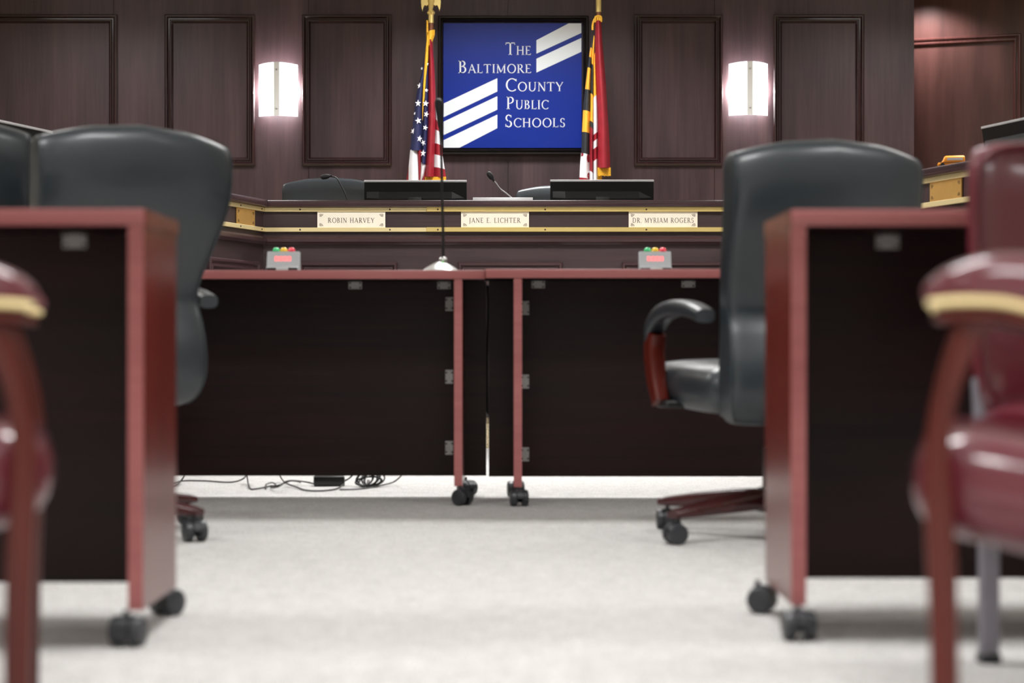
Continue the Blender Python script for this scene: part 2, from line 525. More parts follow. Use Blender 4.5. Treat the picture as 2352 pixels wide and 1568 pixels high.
def glyph(ch):
    """returns (polygons, advance) for a capital of height 1"""
    o = []
    S = 0.075

    def vst(x, w=TH, sb=True, st=True):
        _line(x, 0, x, 1, w, o)
        if sb:
            _line(x - S - w / 2, 0.02, x + S + w / 2, 0.02, 0.04, o)
        if st:
            _line(x - S - w / 2, 0.98, x + S + w / 2, 0.98, 0.04, o)

    if ch == 'T':
        vst(0.38, st=False)
        _line(0.03, 0.965, 0.73, 0.965, 0.07, o)
        _line(0.05, 0.99, 0.03, 0.82, 0.045, o)
        _line(0.71, 0.99, 0.73, 0.82, 0.045, o)
        return o, 0.80
    if ch == 'H':
        vst(0.15)
        vst(0.70)
        _line(0.15, 0.52, 0.70, 0.52, TN, o)
        return o, 0.88
    if ch == 'E':
        vst(0.15)
        _line(0.12, 0.97, 0.55, 0.97, TN, o)
        _line(0.12, 0.52, 0.46, 0.52, TN, o)
        _line(0.12, 0.03, 0.58, 0.03, TN, o)
        _line(0.54, 0.99, 0.54, 0.83, 0.04, o)
        _line(0.57, 0.0, 0.59, 0.18, 0.04, o)
        return o, 0.67
    if ch == 'B':
        vst(0.15)
        _line(0.1, 0.97, 0.30, 0.97, TN, o)
        _line(0.15, 0.53, 0.32, 0.53, TN, o)
        _line(0.1, 0.03, 0.32, 0.03, TN, o)
        _arc(0.29, 0.765, 0.24, 0.235, -90, 90, o)
        _arc(0.31, 0.28, 0.28, 0.28, -90, 90, o)
        return o, 0.68
    if ch == 'A':
        _line(0.06, 0.02, 0.385, 0.98, TN, o)
        _line(0.36, 1.0, 0.71, 0.02, TH, o)
        _line(0.17, 0.34, 0.58, 0.34, TN, o)
        _line(-0.02, 0.02, 0.16, 0.02, 0.04, o)
        _line(0.60, 0.02, 0.82, 0.02, 0.04, o)
        return o, 0.82
    if ch == 'L':
        vst(0.15)
        _line(0.12, 0.03, 0.55, 0.03, TN, o)
        _line(0.54, 0.0, 0.56, 0.2, 0.04, o)
        return o, 0.62
    if ch == 'I':
        vst(0.16)
        return o, 0.34
    if ch == 'M':
        vst(0.16, w=TN, st=False)
        vst(0.86, st=False)
        _line(0.15, 0.98, 0.50, 0.08, TH, o)
        _line(0.86, 0.98, 0.50, 0.08, TN, o)
        _line(0.05, 0.98, 0.2, 0.98, 0.04, o)
        _line(0.82, 0.98, 0.98, 0.98, 0.04, o)
        return o, 1.04
    if ch == 'N':
        vst(0.15, w=TN, st=False)
        _line(0.13, 0.98, 0.71, 0.02, TH, o)
        _line(0.71, 0.0, 0.71, 1.0, TN, o)
        _line(0.03, 0.98, 0.2, 0.98, 0.04, o)
        _line(0.60, 0.98, 0.82, 0.98, 0.04, o)
        return o, 0.86
    if ch == 'O':
        _arc(0.48, 0.5, 0.44, 0.52, 0, 360, o, n=40)
        return o, 0.96
    if ch == 'C':
        _arc(0.48, 0.5, 0.44, 0.52, 48, 312, o, n=30)
        _line(0.765, 0.97, 0.775, 0.78, 0.045, o)
        return o, 0.82
    if ch == 'G':
        _arc(0.48, 0.5, 0.44, 0.52, 48, 318, o, n=30)
        _line(0.765, 0.97, 0.775, 0.78, 0.045, o)
        _line(0.78, 0.1, 0.78, 0.44, TH, o)
        _line(0.62, 0.44, 0.90, 0.44, 0.04, o)
        return o, 0.92
    if ch == 'R':
        vst(0.15)
        _line(0.1, 0.97, 0.32, 0.97, TN, o)
        _line(0.15, 0.48, 0.32, 0.48, TN, o)
        _arc(0.31, 0.74, 0.26, 0.26, -90, 90, o)
        _line(0.32, 0.5, 0.66, 0.02, TH, o)
        _line(0.60, 0.02, 0.78, 0.02, 0.04, o)
        return o, 0.76
    if ch == 'P':
        vst(0.15)
        _line(0.1, 0.97, 0.32, 0.97, TN, o)
        _line(0.15, 0.46, 0.32, 0.46, TN, o)
        _arc(0.31, 0.725, 0.27, 0.275, -90, 90, o)
        return o, 0.66
    if ch == 'U':
        _line(0.16, 0.32, 0.16, 1.0, TH, o)
        _line(0.70, 0.32, 0.70, 1.0, TN, o)
        _arc(0.417, 0.34, 0.315, 0.36, 180, 360, o)
        _line(0.04, 0.98, 0.28, 0.98, 0.04, o)
        _line(0.60, 0.98, 0.80, 0.98, 0.04, o)
        return o, 0.86
    if ch == 'Y':
        _line(0.38, 0.0, 0.38, 0.47, TH, o)
        _line(0.08, 0.98, 0.39, 0.44, TH, o)
        _line(0.68, 0.98, 0.38, 0.44, TN, o)
        _line(0.0, 0.98, 0.18, 0.98, 0.04, o)
        _line(0.58, 0.98, 0.76, 0.98, 0.04, o)
        _line(0.26, 0.02, 0.50, 0.02, 0.04, o)
        return o, 0.76
    if ch == 'V':
        _line(0.08, 0.98, 0.39, 0.02, TH, o)
        _line(0.70, 0.98, 0.38, 0.02, TN, o)
        _line(0.0, 0.98, 0.2, 0.98, 0.04, o)
        _line(0.60, 0.98, 0.78, 0.98, 0.04, o)
        return o, 0.78
    if ch == 'S':
        _arc(0.30, 0.745, 0.215, 0.265, 40, 262, o, thick=0.10)
        _arc(0.31, 0.262, 0.235, 0.275, -140, 82, o, thick=0.11)
        _line(0.475, 0.97, 0.475, 0.78, 0.04, o)
        _line(0.10, 0.03, 0.10, 0.24, 0.04, o)
        return o, 0.60
    if ch == 'D':
        vst(0.15)
        _line(0.1, 0.97, 0.34, 0.97, TN, o)
        _line(0.1, 0.03, 0.34, 0.03, TN, o)
        _arc(0.33, 0.5, 0.46, 0.5, -90, 90, o, n=26)
        return o, 0.88
    if ch == 'J':
        _line(0.26, 0.05, 0.26, 1.0, TH, o)
        _line(0.14, 0.98, 0.38, 0.98, 0.04, o)
        _arc(0.13, 0.02, 0.185, 0.22, -110, 0, o)
        return o, 0.42
    if ch == '.':
        o.append([(0.05, 0), (0.15, 0), (0.15, 0.1), (0.05, 0.1)])
        return o, 0.22
    return o, 0.38   # space


def text_polys(s, small=None, track=0.04):
    """polygons and total width of a line; with small, letters after the first are small capitals"""
    x, out = 0.0, []
    for i, ch in enumerate(s):
        k = small if (small and i > 0) else 1.0
        pl, adv = glyph(ch)
        for p in pl:
            out.append([(x + a * k, b * k) for a, b in p])
        x += adv * k + track
    return out, x - track


def text_bm(bm, s, x0, x1, z0, z1, y, depth=0.0008, small=None, track=0.04, mi=0):
    """fit the line between x0..x1, cap height z0..z1, front plane y facing -y"""
    pl, wd = text_polys(s, small, track)
    xs = [a for p in pl for a, b in p]
    mn, mxx = min(xs), max(xs)
    sx, sz = (x1 - x0) / (mxx - mn), (z1 - z0)
    for p in pl:
        prism(bm, [(x0 + (a - mn) * sx, z0 + b * sz) for a, b in p], y - depth, y, mi)
    return bm


# ------------------------------------------------------------------ room shell
YW = 11.44              # panelled wall
XC0, XC1, YD = -1.21, 1.20, 9.135   # corners of the dais front
fl = BM()
box(fl, -4.8, 4.8, -3.2, 13.2, -0.1, 0.0)
struct(obj('floor', fl, 'carpet', smooth=0))
b = BM()
box(b, -4.8, 4.8, -3.2, 13.2, CEIL, CEIL + 0.1)
struct(obj('ceiling', b, 'ceiling', smooth=0))
b = BM()
box(b, -4.9, -4.8, -3.2, 13.2, 0, CEIL)
struct(obj('wall_left', b, 'paint', smooth=0))
b = BM()
box(b, 4.8, 4.9, -3.2, 13.2, 0, CEIL)
struct(obj('wall_right', b, 'paint', smooth=0))
b = BM()
box(b, -4.9, 4.9, -3.3, -3.2, 0, CEIL)
struct(obj('wall_rear', b, 'paint', smooth=0))

# panelled wall behind the dais: core + veneer sheets + moulding frames
XWR = (2100 - 1176) * YW / F
b = BM()
box(b, -4.8, XWR - 0.002, YW + 0.012, YW + 0.14, 0, CEIL)
wall = struct(obj('wall_back', b, 'wall_wood', smooth=0))
seams = [-4.8, -3.64, (261 - 1176) * YW / F, (709 - 1176) * YW / F, (1167 - 1176) * YW / F, (1641 - 1176) * YW / F, XWR]
for a, c in zip(seams[:-1], seams[1:]):
    b = BM()
    box(b, a + 0.0015, c - 0.0015, YW, YW + 0.012, 0, CEIL)
    obj('veneer_panel', b, 'wall_wood', wall, smooth=0)


def wall_frame(u0, u1, v0, v1, parent, Y=YW, m='wall_trim', prof=PROF):
    p, q = W(u0, v1, Y), W(u1, v0, Y)
    bb = BM()
    frame_sweep(bb, p.x, q.x, p.z, q.z, prof, Y)
    return obj('moulding_frame', bb, m, parent, smooth=25)


for u0, u1 in ((-180, 270), (379, 586), (694, 900), (1456, 1660), (1776, 1984)):
    wall_frame(u0, u1, 34, 381, wall)

# lighter side wall beyond the end of the panelled wall, turned towards the room
SA, SB = Vector((2.25, 12.62)), Vector((4.8, 11.76))
ang = math.atan2(SB.y - SA.y, SB.x - SA.x)
Ls = (SB - SA).length
b = BM()
box(b, 0, Ls, 0, 0.1, 0, CEIL)
sw = struct(obj('wall_angled', b, 'side_wood', loc=(SA.x, SA.y, 0), rz=ang, smooth=0))
b = BM()
frame_sweep(b, -0.1, 1.135, 1.05, 2.53, PROF, 0)
obj('moulding_frame', b, 'side_trim', sw, smooth=25)
b = BM()
frame_sweep(b, 1.42, 2.5, 1.05, 2.53, PROF, 0)
obj('moulding_frame', b, 'side_trim', sw, smooth=25)

# raised platform outside the U of the dais
b = BM()
dirx, diry = 0.27, 0.963
TL = 3.3
off = 0.10
pl = [(XC0 - dirx * TL - off, YD - diry * TL), (XC0 - off + 0.02, YD + off), (XC1 + off - 0.02, YD + off), (XC1 + dirx * TL + off, YD - diry * TL),
      (4.8, YD - diry * TL), (4.8, 13.2), (-4.8, 13.2), (-4.8, YD - diry * TL)]
va = [b.verts.new((p[0], p[1], 0.0)) for p in pl]
vb = [b.verts.new((p[0], p[1], 0.30)) for p in pl]
b.faces.new(va[::-1])
b.faces.new(vb)
for i in range(len(pl)):
    j = (i + 1) % len(pl)
    b.faces.new((va[i], va[j], vb[j], vb[i]))
struct(obj('trim_1', b, 'riser_carpet', smooth=0))
bpy.data.objects['trim_1'].name = 'floor_platform'

# ------------------------------------------------------------------ ceiling troffers (housings of the lights set at the top)
for i, (tx, ty, pw) in enumerate(TROFFERS):
    t = thing('ceiling_light', 'recessed white ceiling light troffer, %s of its row, %s' % ({-2.5: 'left', 0.0: 'middle', 2.5: 'right'}[tx], {-0.6: 'behind the camera', 3.4: 'over the near tables', 7.4: 'over the carpet before the dais', 10.3: 'over the seats behind the dais, added to brighten the wall'}[ty]), 'ceiling light', (tx, ty, CEIL), 0, 'ceiling light troffers')
    b = BM()
    box(b, -0.56, 0.56, -0.26, 0.26, -0.018, -0.012)
    obj('diffuser', b, 'lamp_diffuser', t, smooth=0)
    b = BM()
    frame_sweep(b, -0.61, 0.61, -0.31, 0.31, [(0, 0), (0, 0.02), (0.05, 0.02), (0.05, 0)], 0)
    obj('frame', b, 'white_metal', t, smooth=0, rot=(PI / 2, 0, 0))

# ------------------------------------------------------------------ wall sign
YS = YW - 0.035
sg = thing('wall_sign', 'square blue framed sign with white lettering and slanted white bars on the wall', 'sign', W(1177, 355, YW))
so = Vector(sg.location)


def SP(x, y, Y=YS):         # crop pixel of the sign study -> world minus origin
    p = W(900 + x / 3.409, y / 3.409, Y) - so
    return (p.x, p.z)


p0, p1 = SP(404, 1157), SP(1486, 181)
b = BM()
box(b, p0[0], p1[0], YS - so.y, -0.001, p0[1], p1[1])
obj('sign_face', b, 'sign_blue', sg, smooth=0)
f0, f1 = SP(362, 1214), SP(1542, 122)
b = BM()
fw = (p0[0] - f0[0])
frame_sweep(b, f0[0], f1[0], f0[1], f1[1], [(0, 0), (0, 0.035), (fw * .25, 0.05), (fw * .45, 0.045), (fw * .5, 0.034), (fw * .8, 0.038), (fw * .9, 0.05), (fw * .98, 0.045), (fw * 1.02, 0.03)], 0)
obj('sign_frame', b, 'frame_black', sg, smooth=25)
yf = YS - so.y
for poly in ([(1132, 315), (1385, 183), (1484, 183), (1484, 258), (1132, 420)],
             [(1132, 460), (1484, 297), (1484, 405), (1132, 568)],
             [(406, 810), (826, 612), (826, 716), (406, 917)],
             [(406, 952), (826, 753), (826, 858), (406, 1057)],
             [(406, 1097), (826, 897), (826, 1003), (530, 1156), (406, 1156)]):
    b = BM()
    prism(b, [SP(*p) for p in poly], yf - 0.0012, yf)
    obj('white_bar', b, 'sign_white', sg, smooth=0)
for s, x0, x1, zt, zb in (('THE', 890, 1088, 333, 430), ('BALTIMORE', 522, 1090, 475, 572), ('COUNTY', 893, 1343, 615, 714),
                          ('PUBLIC', 898, 1228, 757, 854), ('SCHOOLS', 890, 1355, 898, 995)):
    a, c = SP(x0, zb), SP(x1, zt)
    b = BM()
    text_bm(b, s, a[0], c[0], a[1], c[1], yf, 0.0012, small=0.72, track=0.05)
    o = obj('lettering', b, 'sign_white', sg, smooth=0)
    o['label'] = 'white serif word %s' % s


# ------------------------------------------------------------------ wall sconces
def sconce(u, v, label):
    c = W(u, v, YW)
    t = thing('wall_sconce', label, 'wall lamp', (c.x, YW, c.z), 0, 'wall sconces')
    hw, hh, dp = 0.118, 0.157, 0.085
    n = 18
    b = BM()
    rings = []
    for k in range(n + 1):
        a = -1 + 2 * k / n
        x = hw * a
        y = -0.035 - dp * (1 - a * a)
        nrm = Vector((2 * dp * a / hw, -1)).normalized()
        xi, yi = x - nrm.x * 0.005, y - nrm.y * 0.005
        bow = 0.004 * (1 - a * a)
        rings.append([(x, y, -hh - bow), (x * 1.012, y, 0), (x, y, hh + bow), (xi, yi, hh + bow), (xi, yi, -hh - bow)])
    loft(b, rings)
    obj('glass_shade', b, 'shade', t, smooth=30)
    b = BM()
    box(b, -0.017, 0.017, -0.0275 - dp - 0.012, -0.035 - dp + 0.001, -hh - 0.004, hh + 0.004, 0.001, 1)
    st = obj('centre_strip', b, 'white_metal', t, smooth=30)
    for z in (-0.118, 0.118):
        b = BM()
        lathe(b, [(0.0062, 0), (0.0062, -0.002), (0.004, -0.0045), (0.001, -0.005)], (0, -0.0275 - dp - 0.012, z), 14, 'Y')
        obj('screw', b, 'steel', st)
    b = BM()
    box(b, -0.06, 0.06, -0.02, 0, -0.11, 0.11, 0.004, 2)
    box(b, -0.012, 0.012, -0.034 - dp, -0.02, -0.012, 0.012)
    obj('back_plate', b, 'white_metal', t)
    for sx in (-1, 1):
        l = bpy.data.lights.new('sconce_bulb', 'POINT')
        l.energy = 5.5
        l.color = (1, 0.96, 0.93)
        l.shadow_soft_size = 0.012
        lo_ = bpy.data.objects.new('sconce_bulb', l)
        COL.objects.link(lo_)
        lo_.location = (sx * 0.07, -0.045, 0)
        lo_.parent = t
    return t


sconce(641, 210, 'lit white curved glass wall sconce with steel strip left of the blue sign')
sconce(1717, 208, 'lit white curved glass wall sconce above the right black office chair')


# ------------------------------------------------------------------ dais
ZT = 1.206


def dais(name, label, L, loc, rz, frames, screws, rail_joint=None, ends=(0, 0)):
    t = thing(name, label, 'dais desk', loc, rz, 'dais desk sections')
    b = BM()
    box(b, ends[0], L - ends[1], 0.0, 0.05, 0.15, 1.17)
    obj('front_panel', b, 'dais_wood', t, smooth=0)
    b = BM()
    box(b, ends[0], L - ends[1], 0.02, 0.05, 0.0, 0.15)
    obj('carpet_plinth', b, 'riser_carpet', t, smooth=0)
    b = BM()
    box(b, ends[0], L - ends[1], -0.035, 0.16, 1.172, ZT, 0.006, 2)
    obj('top_rim', b, 'dais_trim', t)
    b = BM()
    rings = [[(x, y, z) for y, z in ((0.0, 1.03), (-0.014, 1.03), (-0.022, 1.022), (-0.03, 1.018), (-0.03, 1.004), (-0.022, 0.998), (-0.014, 0.99), (0.0, 0.988))] for x in (ends[0], L - ends[1])]
    loft(b, rings)
    obj('ledge_moulding', b, 'dais_trim', t, smooth=30)
    b = BM()
    box(b, ends[0], L - ends[1], 0.05, 0.62, 1.02, 1.045)
    obj('desk_surface', b, 'dais_wood', t, smooth=0)
    for z in (1.161, 1.063):
        segs = [(0.0, L)] if not rail_joint else [(0.0, rail_joint), (rail_joint, L)]
        for k, (a, c) in enumerate(segs):
            b = BM()
            pr = 0.004 if k else 0.0
            box(b, a + ends[0], c - ends[1] if c == L else c, -0.014 - pr, 0.0, z - 0.0105, z + 0.0105 + pr * 0.3, 0.0015, 1)
            r = obj('brass_rail', b, 'brass' if k else 'brass_pale', t, smooth=30)
            for sx in screws:
                if a <= sx < c:
                    b = BM()
                    lathe(b, [(0.0042, 0.001), (0.0042, -0.0015), (0.002, -0.003)], (sx, -0.014 - pr, z), 10, 'Y')
                    obj('screw', b, 'engraving', r)
    for (a, c) in frames:
        b = BM()
        frame_sweep(b, a, c, 0.28, 0.905, PROF, 0)
        obj('moulding_frame', b, 'dais_trim', t, smooth=25)
    return t


sd = F / YD


def dx(u):
    return (u - 1176) / sd - XC0


dais('dais_desk', 'dark mahogany dais front with brass rails in the centre below the blue sign', XC1 - XC0, (XC0, YD, 0), 0,
     [(dx(688), dx(913)), (dx(1052), dx(1292)), (dx(1428), dx(1668))],
     [dx(690), dx(896), dx(1006), dx(1252), dx(1484)], rail_joint=dx(980))
aw = math.atan2(diry, dirx)
dais('dais_desk', 'angled dais wing with brass rails behind the left black office chair', TL, (XC0 - dirx * TL, YD - diry * TL, 0), aw,
     [(0.15, 0.85), (1.0, 1.7), (1.85, 2.5), (2.65, 3.22)], [0.4, 1.1, 1.8, 2.5, 3.0, 3.25], ends=(0, 0.0))
dais('dais_desk', 'angled dais wing with brass rails carrying the toy bus', TL, (XC1, YD, 0), -aw,
     [(0.08, 0.6), (0.8, 1.5), (1.65, 2.4), (2.5, 3.2)], [0.2, 0.9, 1.5, 2.1, 2.7], ends=(0.0, 0))


def scroll(bm, x, z, sx, sz, y):
    for k in range(3):
        r = 0.006 + 0.0045 * k
        pts = []
        for i in range(7):
            a = math.radians(10 + 70 * i / 6)
            pts.append((x + sx * (0.005 + r * math.cos(a) * 1.3), z + sz * (0.005 + r * math.sin(a))))
        for p, q in zip(pts[:-1], pts[1:]):
            d = Vector((q[0] - p[0], q[1] - p[1]))
            nn = Vector((-d.y, d.x)).normalized() * 0.0011
            prism(bm, [(p[0] + nn.x, p[1] + nn.y), (p[0] - nn.x, p[1] - nn.y), (q[0] - nn.x, q[1] - nn.y), (q[0] + nn.x, q[1] + nn.y)], y - 0.0005, y)


def nameplate(text, u0, u1, t0, t1, label):
    YP = YD - 0.006
    s = F / YP
    c = W((u0 + u1) / 2, 524.5, YP)
    t = thing('nameplate', label, 'nameplate', c, 0, 'nameplates on the centre dais')
    hw = (u1 - u0) / 2 / s
    z1 = (524.5 - 486) / s
    b = BM()
    box(b, -hw, hw, -0.002, 0.003, 0, z1)
    obj('plate', b, 'plate_cream', t, smooth=0)
    b = BM()
    text_bm(b, text, (t0 - (u0 + u1) / 2) / s, (t1 - (u0 + u1) / 2) / s, (524.5 - 511.5) / s, (524.5 - 500.3) / s, -0.002, 0.0005, track=0.12)
    obj('engraved_name', b, 'engraving', t, smooth=0)
    for sx, x in ((1, -hw + 0.003), (-1, hw - 0.003)):
        for sz, z in ((1, 0.004), (-1, z1 - 0.004)):
            b = BM()
            scroll(b, x, z, sx, sz, -0.002)
            obj('corner_scroll', b, 'engraving', t, smooth=0)


nameplate('ROBIN HARVEY', 729, 885, 753.5, 860, 'cream nameplate on the dais below the black gooseneck microphone, leftmost of three')
nameplate('JANE E. LICHTER', 1059, 1215, 1077.7, 1196, 'cream nameplate in the middle of the dais below the silver laptop')
nameplate('DR. MYRIAM ROGERS', 1444, 1602, 1453, 1593, 'cream nameplate on the dais nearest the right black office chair')


def wing_plate(side, t0, t1, label):
    # plate standing between the rails of an angled wing
    if side < 0:
        org, rz = Vector((XC0 - dirx * (t0 + t1) / 2, YD - diry * (t0 + t1) / 2, 1.072)), aw
    else:
        org, rz = Vector((XC1 + dirx * (t0 + t1) / 2, YD - diry * (t0 + t1) / 2, 1.072)), -aw
    t = thing('nameplate', label, 'nameplate', org, rz, 'nameplates on the dais wings')
    hw = (t1 - t0) / 2
    b = BM()
    box(b, -hw, hw, -0.008, -0.003, 0.0, 0.079)
    obj('plate', b, 'plate_gold', t, smooth=0)
    for sx, x in ((1, -hw + 0.003), (-1, hw - 0.003)):
        for sz, z in ((1, 0.004), (-1, 0.075)):
            b = BM()
            scroll(b, x, z, sx, sz, -0.008)
            obj('corner_scroll', b, 'engraving', t, smooth=0)


wing_plate(-1, 0.12, 0.33, 'golden nameplate on the left dais wing beside the corner')
wing_plate(1, 1.735, 1.985, 'golden nameplate on the right dais wing under the toy bus')


# ------------------------------------------------------------------ monitors seen from behind
def monitor(label, loc, rz, width=0.53, top=0.30, tilt=9):
    """loc: on the desk surface; back of the screen faces local -y"""
    t = thing('monitor', label, 'monitor', loc, rz, 'monitors on the dais')
    hw = width / 2
    mx = Matrix.Translation((0, 0, top)) @ Matrix.Rotation(math.radians(tilt), 4, 'X')

    def tr(bm):
        bmesh.ops.transform(bm, matrix=mx, verts=bm.verts)
        return bm
    hgt = min(0.31, top - 0.03)
    b = BM()
    box(b, -hw, hw, 0.0, 0.02, -hgt, -0.004, 0.002, 1)
    body = obj('screen_housing', tr(b), 'monitor_black', t)
    b = BM()
    box(b, -hw, hw, -0.002, 0.021, -0.005, 0.004, 0.001, 1)
    obj('top_edge', tr(b), 'silver_edge', t)
    b = BM()
    prof = [(0.0, -0.052), (-0.03, -0.085), (-0.036, -hgt + 0.05), (0.0, -hgt + 0.02)]
    ra = []
    for x, ins in ((-hw + 0.01, 0.0), (-hw + 0.075, 1.0), (hw - 0.075, 1.0), (hw - 0.01, 0.0)):
        ra.append([(x, 0.002, -0.05)] + [(x, y * ins + 0.001, z if ins else -0.05 + (z + 0.05) * 0.98) for y, z in prof] + [(x, 0.002, -hgt + 0.02)])
    loft(b, ra)
    obj('rear_bulge', tr(b), 'monitor_black', body, smooth=15)
    b = BM()
    box(b, -hw + 0.012, hw - 0.012, 0.0195, 0.0215, -hgt + 0.014, -0.016)
    obj('screen', tr(b), 'screen', body, smooth=0)
    b = BM()
    box(b, -0.035, 0.035, -0.05, -0.02, 0.008, top * 0.7, 0.004, 2)
    obj('stand_neck', b, 'monitor_black', t)
    b = BM()
    box(b, -0.12, 0.12, -0.07, 0.12, 0.0, 0.012, 0.005, 2)
    obj('stand_base', b, 'monitor_black', t)
    return t


ZD = 1.045
YM = 9.42
sm = F / YM
monitor('black flat monitor seen from behind at the foot of the striped star flag', ((954 - 1176) / sm, YM, ZD), 0, 236 / sm, H + (784 - 416) / sm - ZD)
monitor('black flat monitor seen from behind at the foot of the gold and black flag', ((1383 - 1176) / sm, YM, ZD), 0, 238 / sm, H + (784 - 415) / sm - ZD)
# wing monitors
nrm = Vector((diry, dirx))


def on_wing(side, t_, back):
    x = (XC1 + dirx * t_ + diry * back) if side > 0 else (XC0 - dirx * t_ - diry * back)
    return (x, YD - diry * t_ + dirx * back)


px, py = on_wing(1, 2.15, 0.135)
monitor('black monitor with pale top edge at the right edge behind the burgundy chair', (px, py, ZD), -aw, 0.53, 0.312)
px, py = on_wing(-1, 1.99, 0.135)
monitor('black monitor edge peeking out left of the left black office chair', (px, py, ZD), aw, 0.40, 0.305)


# ------------------------------------------------------------------ dais microphones, laptop, bus
def goose(label, pts, headdir, mat_neck, base):
    t = thing('gooseneck_microphone', label, 'microphone', base, 0, 'dais microphones')
    bv = Vector(base)
    b = BM()
    tube(b, [Vector(p) - bv for p in pts], 0.0035, 8, smooth=6)
    obj('gooseneck', b, mat_neck, t)
    e = Vector(pts[-1]) - bv
    d = Vector(headdir).normalized()
    b = BM()
    tube(b, [e - d * 0.012, e, e + d * 0.006, e + d * 0.02, e + d * 0.034, e + d * 0.042, e + d * 0.046],
         [0.005, 0.006, 0.011, 0.0135, 0.013, 0.009, 0.003], 14)
    obj('microphone_head', b, 'mic_black', t)
    b = BM()
    box(b, -0.035, 0.035, -0.035, 0.035, 0, 0.02, 0.005, 2)
    obj('microphone_base', b, 'black_plastic', t)


YG = 9.34
g = [W(812, 520, YG), W(797, 458, YG), W(783, 425, YG), W(772, 408, YG), W(757, 404, YG)]
base = Vector((g[0].x, YG, ZD))
g[0] = base + Vector((0, 0, 0.015))
goose('thin black gooseneck microphone curving in front of the black chair behind the dais', g, W(744, 406, YG) - g[-1], 'black_plastic', base)
g = [W(1268, 520, YG), W(1174, 453, YG), W(1150, 434, YG), W(1139, 420, YG), W(1132, 412, YG)]
base = Vector((g[0].x, YG, ZD))
g[0] = base + Vector((0, 0, 0.015))
goose('slim silver gooseneck microphone leaning left above the silver laptop', g, W(1126, 403, YG) - g[-1], 'steel', base)

YL = 9.27
lp = W(1155, 453.5, YL)
t = thing('laptop', 'silver laptop lid edge showing just above the dais rim', 'laptop', (lp.x, YL, ZD))
hw = 69 * YL / F
zt = lp.z - ZD
b = BM()
box(b, -hw, hw, 0.005, 0.225, 0.0, 0.014, 0.004, 2)
obj('keyboard_base', b, 'silver_edge', t)
b = BM()
box(b, -hw, hw, -0.006, 0.0, 0.010, zt, 0.002, 2)
obj('lid', b, 'silver_edge', t)

bx, by = on_wing(1, 1.80, 0.05)
t = thing('toy_bus', 'small orange yellow toy school bus on the right dais rim', 'toy', (bx, by, ZT), -aw + 1.15)
b = BM()
rings = []
for x, h0, h1, hwid in ((-0.052, 0.008, 0.013, 0.012), (-0.050, 0.007, 0.019, 0.015), (-0.036, 0.007, 0.023, 0.0165), (-0.033, 0.007, 0.026, 0.018), (-0.026, 0.007, 0.043, 0.0185), (-0.02, 0.007, 0.046, 0.0185), (0.046, 0.007, 0.047, 0.0185), (0.051, 0.008, 0.044, 0.0175), (0.052, 0.011, 0.038, 0.016)):
    cz, hz = (h0 + h1) / 2, (h1 - h0) / 2
    rings.append([(x, hwid * sup(2 * PI * k / 20, 5)[0], cz + hz * sup(2 * PI * k / 20, 5)[1]) for k in range(20)])
loft(b, rings)
bb = obj('bus_body', b, 'bus', t)
for sy in (-1, 1):
    b = BM()
    box(b, -0.016, 0.044, sy * 0.0183 - 0.0008, sy * 0.0183 + 0.0008, 0.028, 0.038)
    obj('window_band', b, 'timer_grey', bb, smooth=0)
    b = BM()
    box(b, -0.045, 0.05, sy * 0.0184 - 0.0006, sy * 0.0184 + 0.0006, 0.0185, 0.0205)
    obj('black_stripe', b, 'bus_dark', bb, smooth=0)
    for x in (-0.034, 0.03):
        b = BM()
        lathe(b, [(0.004, -0.004), (0.009, -0.003), (0.0095, 0.0), (0.009, 0.003), (0.004, 0.004)], (x, sy * 0.015, 0.0095), 14, 'Y')
        obj('wheel', b, 'bus_dark', t)


# ------------------------------------------------------------------ flags
def interp(pl, y):
    if y <= pl[0][1]:
        return pl[0][0]
    for (x0, y0), (x1, y1) in zip(pl[:-1], pl[1:]):
        if y <= y1:
            return x0 + (x1 - x0) * (y - y0) / (y1 - y0)
    (x0, y0), (x1, y1) = pl[-2], pl[-1]
    return x1 + (x1 - x0) / (y1 - y0) * (y - y1)


class Flag:
    def __init__(self, ox, sc, Y, org):
        self.ox, self.sc, self.Y, self.org = ox, sc, Y, org

    def pt(self, x, y, dy=0.0):
        p = W(self.ox + x / self.sc, y / self.sc, self.Y) - self.org
        return Vector((p.x, p.y + dy, p.z))

    def pleat(self, bm, left, right, y0, y1, bands, bulge=0.02, dy=0.0, slope=0.0, n=10, back=0.012):
        """bands: list of (y_end, material index); closed lens-shaped fold"""
        ys = sorted(set([y0, y1] + [y0 + (y1 - y0) * k / 40 for k in range(41)] + [y for y, m in bands if y0 < y < y1]))
        rings = []
        for y in ys:
            l, r = interp(left, y), interp(right, y)
            ring = []
            for k in range(n + 1):
                t_ = k / n
                ring.append(self.pt(l + (r - l) * t_, y + slope * (t_ - .5), dy - bulge * math.sin(PI * t_) * min(1, (r - l) / 30.0)))
            for k in range(1, n):
                t_ = 1 - k / n
                ring.append(self.pt(l + (r - l) * t_, y + slope * (t_ - .5), dy + back * math.sin(PI * t_)))
            rings.append(ring)
        vr = [[bm.verts.new(p) for p in r] for r in rings]
        N = len(rings[0])
        for i, (a, c) in enumerate(zip(vr[:-1], vr[1:])):
            ym = (ys[i] + ys[i + 1]) / 2
            mi = bands[-1][1]
            for ye, m in bands:
                if ym < ye:
                    mi = m
                    break
            for k in range(N):
                j = (k + 1) % N
                f = bm.faces.new((a[k], a[j], c[j], c[k]))
                f.material_index = mi
        f = bm.faces.new(vr[0][::-1])
        f.material_index = bands[0][1]
        f = bm.faces.new(vr[-1])
        f.material_index = bands[-1][1]


